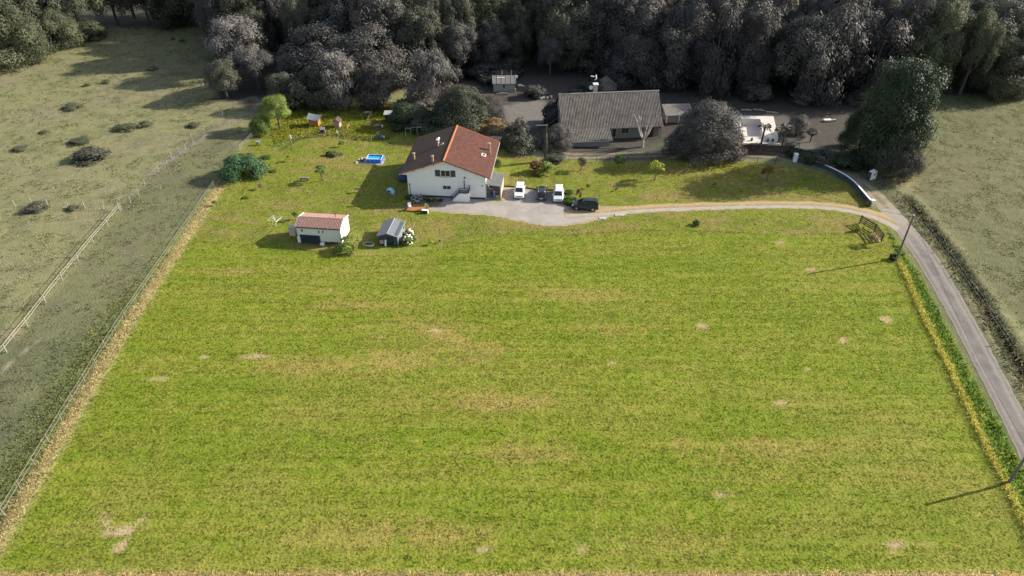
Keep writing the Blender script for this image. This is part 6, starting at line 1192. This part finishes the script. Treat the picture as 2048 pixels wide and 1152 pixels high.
# blue frame pool
q = [np.array(G(733, 325.8)), np.array(G(763.5, 326.8))]; a = math.atan2(*(q[1]-q[0])[::-1]); t = thing('frame_pool', 'bright blue rectangular frame pool on the lawn left of the house', 'pool', (*q[0], 0), a); W_, Dp, Hp = 2.75, 1.95, .78
M_PB = mat('pool_blue', (.018, .17, .70), .45, vary=.1); M_PW = mat('pool_rim', (.62, .70, .80), .4); M_PL = mat('pool_lining', (.25, .48, .72), .5)
for c_, d_ in (((W_/2, 0, Hp/2), (W_, .05, Hp)), ((W_/2, Dp, Hp/2), (W_, .05, Hp)), ((0, Dp/2, Hp/2), (.05, Dp-.05, Hp)), ((W_, Dp/2, Hp/2), (.05, Dp-.05, Hp))): b = MB(); b.box(c_, d_); part('side', b, M_PB, t)
for p0, p1 in (((0, 0), (W_, 0)), ((W_, 0), (W_, Dp)), ((W_, Dp), (0, Dp)), ((0, Dp), (0, 0))): b = MB(); b.tube([(*p0, Hp), (*p1, Hp)], .05, 8); part('rim', b, M_PW, t)
for u, v in ((.75, -.06), (1.6, -.06), (W_, -.04), (0, -.04), (W_+.05, Dp/2), (-.05, Dp/2)): b = MB(); b.tube([(u, v-.08*(v < 0), 0), (u, v, Hp)], .03, 6); part('leg', b, M_PW, t)
b = MB(); b.box((W_/2, Dp/2, .30), (W_-.1, Dp-.1, .56)); part('water', b, mat('pool_water', (.012, .30, .56), .05, vary=.1, spec=.6), t)
b = MB(); b.box((W_/2-.25, .40, .64), (W_-.7, .55, .03)); part('pool_cover', b, M_PL, t)
t = thing('ground_mat', 'pale pinkish mat spread under the blue frame pool', 'mat', (q[0][0]-.6, q[0][1]-.2, .0), a); b = MB(); b.box((1.2, .9, .015), (5.0, 2.6, .03)); part('sheet', b, mat('pink_mat', (.45, .34, .30), .9), t); b = MB(); b.tube([(-1.3, -.4, .03), (3.7, -.4, .03)], .03, 5); part('edge', b, MATS['pink_mat'], t)
t = at('pool_pump', 'grey pool pump and hoses on the mat at the left of the blue pool', 'pump', 724, 323.5, .2); b = MB(); b.bev((0, 0, .25), (.6, .45, .45), .05); part('body', b, M_SHUT, t); b = MB(); b.lathe([(.16, .4), (.18, .6), (.08, .7)], n=10); part('filter', b, M_CONC, t); b = MB(); b.tube([(.3, 0, .3), (.6, .1, .45), (.8, .1, .6)], .05, 6); part('hose', b, M_DARK, t)
t = at('tool_pile', 'grey rolled tarpaulin and dark bits on the left tip of the pool mat', 'tarpaulin', 716, 325, .5); b = MB(); b.tube([(-.45, 0, .14), (.45, .1, .14)], [.16, .13], 8); part('roll', b, M_CONC, t); b = MB(); b.bev((.25, .5, .12), (.5, .3, .22), .04); part('bag', b, M_DARK, t)
t = at('wooden_pallet', 'pale wooden pallet leaning behind the pump at the blue pool', 'pallet', 728, 317, .2)
for i in range(5): b = MB(); b.box((-.5+.25*i, 0, .10), (.16, 1.0, .03)); part('slat', b, M_WOODP, t)
for i in range(3): b = MB(); b.box((0, -.42+.42*i, .045), (1.2, .1, .08)); part('bearer', b, M_WOODP, t)
t = at('pool_ladder', 'small grey ladder at the right side of the blue pool', 'ladder', 768.5, 321, a); b = MB()
for s in (-.2, .2): bb = MB(); bb.tube([(.25, s, 0), (0, s, 1.0)], .025, 6); part('rail', bb, M_GALV, t)
for z_ in (.3, .55, .8): bb = MB(); bb.box((.25-z_*.25, 0, z_), (.1, .42, .03)); part('rung', bb, M_GALV, t)
# orange hut with grey bowed roof
s5 = 210/2048; c5 = lambda x, y: (590+x*s5, 215+y*s5)
p0, p1 = np.array(G(*c5(285, 375))), np.array(G(*c5(460, 378))); a = math.atan2(*(p1-p0)[::-1]); w_ = np.hypot(*(p1-p0)); t = thing('hen_hut', 'orange timber hut with bowed grey roof under the dark trees', 'hut', (*p0, 0), a); dd = 1.7; hh = 1.35
for i in range(7): b = MB(); b.box((w_*(i+.5)/7, 0, hh/2), (w_/7-.015, .05, hh)); part('plank', b, M_WOODO, t)
for i in range(6): b = MB(); b.box((w_, dd*(i+.5)/6, hh/2+.1), (.05, dd/6-.015, hh+.2)); part('plank', b, M_WOODO, t)
b = MB(); b.box((w_/2, dd, hh/2+.1), (w_, .05, hh)); b.box((0, dd/2, hh/2), (.05, dd-.06, hh)); part('wall', b, M_WOODO, t)
b = MB(); n = 8; vs = []; fs = []
for i in range(n+1):
    u = -.35+(w_+.7)*i/n; z_ = hh+.12-.16*math.sin(math.pi*i/n)+.38*(1-i/n)
    vs += [(u, -.3, z_-.05), (u, dd+.3, z_+.28), (u, dd+.3, z_+.33), (u, -.3, z_)]
for i in range(n):
    for e in range(4): fs.append((i*4+e, i*4+4+e, i*4+4+(e+1) % 4, i*4+(e+1) % 4))
fs += [(0, 1, 2, 3), tuple(range(n*4+3, n*4-1, -1))]; b.add(vs, fs); part('roof', b, mat('blue_grey_felt', (.105, .125, .155), .7), t)
# play house
p0 = np.array(G(*c5(762, 398))); t = thing('play_house', 'small pale wooden play house with dark gable roof beside the orange hut', 'play house', (*p0, 0), -.12); w_, dd, hh = 1.15, 1.3, 1.35
for i in range(6): z_ = hh*(i+.5)/6; b = MB(); b.box((w_/2, 0, z_), (w_, .05, hh/6-.012)); part('plank', b, mat('pinkish_plank', (.36, .25, .19), .8), t)
b = MB(); b.prism([(0, hh), (w_, hh), (w_/2, hh+.55)], 'Y', -.02, .03); b.box((w_/2, dd, hh/2), (w_, .05, hh)); b.box((0, dd/2, hh/2), (.05, dd-.06, hh)); b.box((w_, dd/2, hh/2), (.05, dd-.06, hh)); part('wall', b, MATS['pinkish_plank'], t)
for s in (-1, 1): pts = [(w_/2, -.2, hh+.62), (w_/2+s*.85, -.2, hh-.12), (w_/2+s*.85, dd+.2, hh-.12), (w_/2, dd+.2, hh+.62)]; pts = pts if s > 0 else pts[::-1]; b = MB(); b.slab(pts, .06); part('roof', b, mat('dark_felt', (.075, .055, .055), .85), t)
window(t, .32, .66, .72, 1.1, -.025, 1, frame=mat('pale_frame', (.55, .48, .42), .7), fw=.045)
b = MB(); b.box((.95, -.04, .5), (.3, .03, .95)); part('door', b, MATS['pinkish_plank'], t)
# rabbit hutch
t = at('rabbit_hutch', 'grey blue rabbit hutch with sloping roof below the orange hut', 'hutch', *c5(545, 500), .05); b = MB(); b.bev((0, 0, .55), (.8, .6, .6), .02); part('body', b, M_SHUT, t); b = MB(); b.slab([(-.5, -.4, .86), (.5, -.4, .86), (.5, .4, 1.12), (-.5, .4, 1.12)], .05); part('roof', b, mat('hutch_roof', (.20, .16, .18), .8), t)
for sx in (-.35, .42):
    for sy in (-.25, .25): b = MB(); b.box((sx, sy, .14), (.06, .06, .3)); part('leg', b, M_WOODP, t)
b = MB(); b.slab([(.42, -.35, 0), (.62, -.35, 0), (.45, .3, .95), (.40, .3, .95)], .04); part('ramp', b, M_WOODP, t); b = MB(); b.box((0, -.31, .55), (.6, .02, .4)); part('wire_front', b, M_DARK, t)
t = at('water_bowl', 'small pale blue drinker on the grass right of the rabbit hutch', 'drinker', *c5(815, 490)); b = MB(); b.lathe([(.2, 0), (.22, .08), (.14, .1), (.13, .38), (.04, .45)], n=12); part('body', b, mat('pale_blue_plastic', (.35, .50, .55), .5), t); b = MB(); b.lathe([(.26, 0), (.28, .05)], n=12); part('tray', b, M_TRIM, t)
t = at('board_sign', 'pale boarded hatch standing in the hen yard fence', 'hatch', *c5(922, 555), -.1)
for i in range(3): b = MB(); b.box((-.15+.15*i, 0, .42), (.14, .04, .84)); part('plank', b, M_WOODP, t)
b = MB(); b.tube([(-.24, .03, 0), (-.24, .03, 1.1)], .03, 6); part('post', b, M_WOODP, t); b = MB(); b.box((0, -.03, .6), (.46, .03, .08)); part('batten', b, M_WOODP, t)
t = at('leaning_plank', 'pale plank propped upright in the grass right of the play house', 'plank', *c5(1020, 410)); b = MB(); b.tube([(-.12, -.3, 0), (.35, .9, .7)], .07, 5); part('board', b, M_WOODP, t); b = MB(); b.tube([(.3, .8, 0), (.32, .8, 1.15)], .035, 6); part('stake', b, M_CONC, t)
# perches
t = at('hen_perch', 'rough timber perch of poles and a board platform in the hen yard', 'perch', *c5(1430, 220), .05); b = MB(); b.box((-.35, 1.7, .8), (1.05, .6, .06)); part('platform', b, M_WOODP, t)
for (p0, p1) in (((-.75, 1.7, 0), (-.75, 1.7, .8)), ((.1, 1.7, 0), (.1, 1.7, .8)), ((.62, 1.0, 0), (.62, 1.2, 1.2)), ((.2, -.1, 0), (.45, 1.3, .9)), ((-.1, -.9, 0), (.15, .2, .7)), ((-1.9, 1.6, .1), (-1.1, 2.4, .55)), ((-.2, -2.1, .12), (.75, -1.8, .25)), ((-.15, -1.1, .2), (.6, -1.3, .15))): b = MB(); b.tube([p0, p1], .06, 6); part('pole', b, M_WOODP, t)
# dark hen house
t = at('hen_house', 'dark hen house with pale flat roof at the right of the hen yard', 'hen house', *c5(1825, 275), .02); b = MB(); b.box((0, .5, 1.0), (1.2, 1.2, 1.3)); part('body', b, M_WOODD, t); b = MB(); b.slab([(-.85, -.35, 1.62), (.85, -.35, 1.62), (.85, 1.4, 1.85), (-.85, 1.4, 1.85)], .07); part('roof', b, mat('pale_felt', (.34, .32, .34), .8), t)
for sx in (-.55, .55): b = MB(); b.box((sx, -.05, .2), (.09, .09, .42)); part('leg', b, M_WOODD, t)
b = MB(); b.box((0, -.115, 1.0), (.5, .03, .7)); part('door', b, M_WOODD, t)
t = at('feed_sack', 'white feed sack on the ground below the dark hen house', 'sack', *c5(1845, 300), .3); b = MB(); b.bev((0, 0, .28), (.32, .25, .55), .08); part('sack', b, M_TRIM, t); b = MB(); b.bev((0, 0, .6), (.2, .12, .1), .03); part('neck', b, M_TRIM, t)
t = at('feed_bag', 'leaning white bag on the bare earth of the hen yard', 'bag', *c5(1705, 395), -.5); b = MB(); b.bev((0, 0, .32), (.35, .22, .62), .08); part('sack', b, M_TRIM, t); b = MB(); b.bev((0, 0, .68), (.2, .1, .1), .03); part('neck', b, M_TRIM, t)
t = at('bent_hoop', 'pale curved sheet lying on the bare earth of the hen yard', 'sheet', *c5(1600, 355), .1); b = MB(); vs = []; fs = []
for i in range(9): a = math.pi*(.2+.6*i/8); vs += [(math.cos(a)*1.0, -.35, .35*math.sin(a)-.2), (math.cos(a)*1.0, .35, .35*math.sin(a)-.2)]
for i in range(8): fs.append((2*i, 2*i+1, 2*i+3, 2*i+2))
b.add(vs, fs); o = part('sheet', b, M_CONC, t); md = o.modifiers.new('s', 'SOLIDIFY'); md.thickness = .03; b = MB(); b.tube([(-.9, -.4, .05), (.9, -.4, .05)], .03, 5); part('edge_pole', b, M_WOODP, t)
p = GP([c5(1500, 260), c5(1790, 235), c5(1720, 440), c5(1480, 470)]); sheet('bare_earth', p, .030, lambda x, y, d: lerp((.10, .075, .055), (.16, .125, .095), fbm(x*2, y*2, 5)), M_DRIVE, rag=.4)
t = at('water_barrel', 'bright blue barrel lying on the lawn below the hen yard', 'barrel', *c5(1682, 610), .2); b = MB(); b.lathe([(.24, -.38), (.29, -.3), (.30, 0), (.29, .3), (.24, .38)], n=14); o = part('drum', b, mat('barrel_blue', (.01, .10, .38), .4), t, smooth=True); o.location = (0, 0, .3); o.rotation_euler = (0, math.pi/2, 0); b = MB(); b.lathe([(.06, 0), (.06, .05)], n=8); o = part('bung', b, M_TRIM, t); o.location = (.38, .1, .35); o.rotation_euler = (0, math.pi/2, 0)
t = at('plastic_can', 'small white can beside the blue barrel', 'can', *c5(1738, 605)); b = MB(); b.bev((0, 0, .22), (.3, .25, .42), .05); part('body', b, M_TRIM, t); b = MB(); b.tube([(-.08, 0, .42), (-.08, 0, .52), (.08, 0, .52), (.08, 0, .42)], .025, 6); part('handle', b, M_TRIM, t)
t = at('scarecrow', 'dark post with a white cloth at the bend of the hen yard fence', 'scarecrow', 583, 284); b = MB(); b.tube([(0, 0, 0), (-.05, 0, 1.3)], .06, 6); part('post', b, M_WOODD, t); b = MB(); b.lathe([(.05, 1.05), (.24, .75), (.20, 1.25), (.05, 1.5)], (-.08, 0, 0), 8, .5); part('cloth', b, M_TRIM, t); b = MB(); b.tube([(-.35, 0, 1.2), (.3, 0, 1.15)], .03, 5); part('crossbar', b, M_WOODD, t)
t = at('feed_box', 'grey blue box on legs beyond the end of the short rail fence', 'box', 516, 290, .2); b = MB(); b.bev((0, 0, .55), (.75, .55, .45), .04); part('body', b, mat('box_blue', (.26, .31, .38), .6), t)
for sx in (-.3, .3): b = MB(); b.box((sx, 0, .17), (.07, .4, .34)); part('leg', b, M_WOODD, t)
# bench, clothes dryer, climbing frame, log edging
t = at('garden_bench', 'plain low timber bench alone on the left lawn', 'bench', 609.5, 361, -.03); b = MB(); b.bev((0, 0, .55), (1.55, .42, .08), .02); part('seat', b, M_WOODL, t)
for sx in (-.62, .62): b = MB(); b.box((sx, 0, .255), (.1, .38, .51)); part('leg', b, M_WOODD, t)
b = MB(); b.box((0, -.22, .42), (1.3, .04, .16)); part('apron', b, M_WOODD, t)
x, y = G(645, 362)
for i, dx in enumerate((-.35, .35)): t = thing('tree_stake', ('left', 'right')[i]+' stake of the thin young fruit tree', 'stake', (x+dx, y-.1, 0)); b = MB(); b.tube([(0, 0, 0), (-dx*.6, 0, 1.4)], .035, 6); part('stake', b, M_WOODL, t); b = MB(); b.tube([(-dx*.5, 0, 1.15), (-dx, .05, 1.2)], .015, 5); part('tie', b, M_DARK, t)
t = at('clothes_dryer', 'thin white rotary clothes dryer on the lawn left of the cream cabin', 'clothes dryer', 553, 452); b = MB(); b.tube([(0, 0, 0), (0, 0, 1.35)], .03, 6); part('pole', b, M_TRIM, t)
for i in range(4): a = i*math.pi/2+.5; b = MB(); b.tube([(0, 0, .75), (math.cos(a)*1.15, math.sin(a)*1.15, 1.35)], .022, 5); part('arm', b, M_TRIM, t)
for k_ in (.45, .7, .95):
    b = MB(); P = [(math.cos(i*math.pi/2+.5)*1.15*k_, math.sin(i*math.pi/2+.5)*1.15*k_, .75+.6*k_) for i in range(5)]; b.tube(P, .012, 4); part('line', b, M_TRIM, t)
cA, cB = np.array(G(835, 274)), np.array(G(868, 274)); t = thing('climbing_frame', 'grey metal climbing frame with monkey bars behind the left roof corner', 'climbing frame', (*cA, 0), .05)
for u, v, h in ((0, 0, 2.0), (0, 1.6, 2.0), (2.9, 0, 2.0), (2.9, 1.6, 2.0), (-1.3, .3, 1.75), (-2.3, .3, 1.75)): b = MB(); b.tube([(u, v, 0), (u, v, h)], .05, 6); part('post', b, M_GALV, t)
for v in (0, 1.6): b = MB(); b.tube([(0, v, 2.0), (2.7, v, 2.0)], .06, 6); part('beam', b, M_GALV, t)
for i in range(10): b = MB(); b.tube([(.15+.27*i, 0, 2.0), (.15+.27*i, 1.6, 2.0)], .035, 5); part('rung', b, M_GALV, t)
b = MB(); b.tube([(-2.3, .3, 1.75), (-1.3, .3, 1.75), (0, .3, 2.0)], .045, 6); part('beam', b, M_GALV, t)
P = GP([(1006, 373), (1040, 375), (1078, 380), (1127, 381)]); t = thing('log_edging', 'row of dark round logs edging the gravel behind the parked cars', 'edging', (*P[0], 0)); P2 = smooth_line(P, .9)
for i in range(len(P2)-1): q0, q1 = P2[i]-P[0], P2[i+1]-P[0]; b = MB(); b.tube([(*q0, .11), (*(q0+(q1-q0)*.97), .11)], .12, 7); part('log', b, M_WOODD, t)
for i, (px, py, w_, lab) in enumerate(((1205, 437, 1.0, 'first flat grey slab at the grass edge of the driveway'), (1240, 430, 1.5, 'longer flat grey slab at the grass edge of the driveway'))): t = at('stone_slab', lab, 'slab', px, py, .1); b = MB(); b.bev((0, 0, .05), (w_*1.2, .7, .09), .03); part('slab', b, M_CONC, t); b = MB(); b.bev((.3, -.35, .04), (.4, .25, .08), .02); part('fragment', b, M_CONC, t)
t = at('bed_rock', 'orange flowering mound with a rock in the bed beside the silver car', 'rock', 1143, 401); b = MB(); b.lathe([(.3, 0), (.36, .12), (.22, .28), (.05, .32)], n=7); part('stone', b, mat('orange_stone', (.45, .28, .14), .9), t); b = MB(); b.lathe([(.16, 0), (.2, .1), (.1, .2)], (.45, .1, 0), 7); part('stone', b, MATS['orange_stone'], t)
# neighbour's odds and ends
t = at('rubble_heap', 'low heap of pale stones beside the round grey bush', 'rubble', 1088, 196, .1); rr = random.Random(2)
for i in range(14): b = MB(); b.bev((rr.uniform(-2, 2), rr.uniform(-.7, .7), .14), (rr.uniform(.3, .7), rr.uniform(.3, .6), rr.uniform(.2, .36)), .06, rr.uniform(0, 3)); part('stone', b, M_CONC, t)
t = at('white_tarpaulin', 'crumpled white sheet on the ground right of the small outbuilding', 'tarpaulin', 1040, 172, .2); b = MB(); b.bev((0, 0, .2), (1.1, .7, .36), .12); part('sheet', b, M_TRIM, t); b = MB(); b.bev((.7, -.4, .12), (.6, .3, .2), .06); part('fold', b, M_TRIM, t)
t = at('timber_stack', 'low stack of pale boards in front of the small outbuilding', 'timber', 1005, 189, .05)
for i in range(7): b = MB(); b.box((rr.uniform(-.4, .4), -.3+.12*i, .12+.06*(i % 3)), (rr.uniform(1.6, 2.6), .16, .08), rr.uniform(-.15, .15)); part('board', b, M_CONC if i % 2 else M_WOODD, t)
for i, (px0, py0, px1, py1, lab) in enumerate(((1482, 221, 1503, 222, 'left pale log lying on the dark ground above the pool'), (1506, 220, 1530, 223, 'middle pale log above the pool'), (1532, 225, 1556, 228, 'right pale log above the pool'))):
    p0, p1 = np.array(G(px0, py0)), np.array(G(px1, py1)); t = thing('fallen_log', lab, 'log', (*p0, 0), math.atan2(*(p1-p0)[::-1])); d = np.hypot(*(p1-p0)); b = MB(); b.tube([(0, 0, .15), (d*.5, .05, .17), (d, 0, .15)], [.17, .16, .13], 8); part('bark', b, M_BARKP, t); b = MB(); b.tube([(d*.6, 0, .2), (d*.7, .3, .5)], [.06, .03], 5); part('stub', b, M_BARKP, t)
# wheels and loose stuff noted on the field
t = at('mole_post', 'tiny dark marker stake in the lower middle of the mown field', 'stake', 1022, 812); b = MB(); b.tube([(0, 0, 0), (0, 0, .55)], .05, 6); part('stake', b, M_WOODD, t); b = MB(); b.lathe([(.09, .5), (.11, .58), (.03, .64)], n=8); part('cap', b, M_WOODD, t)
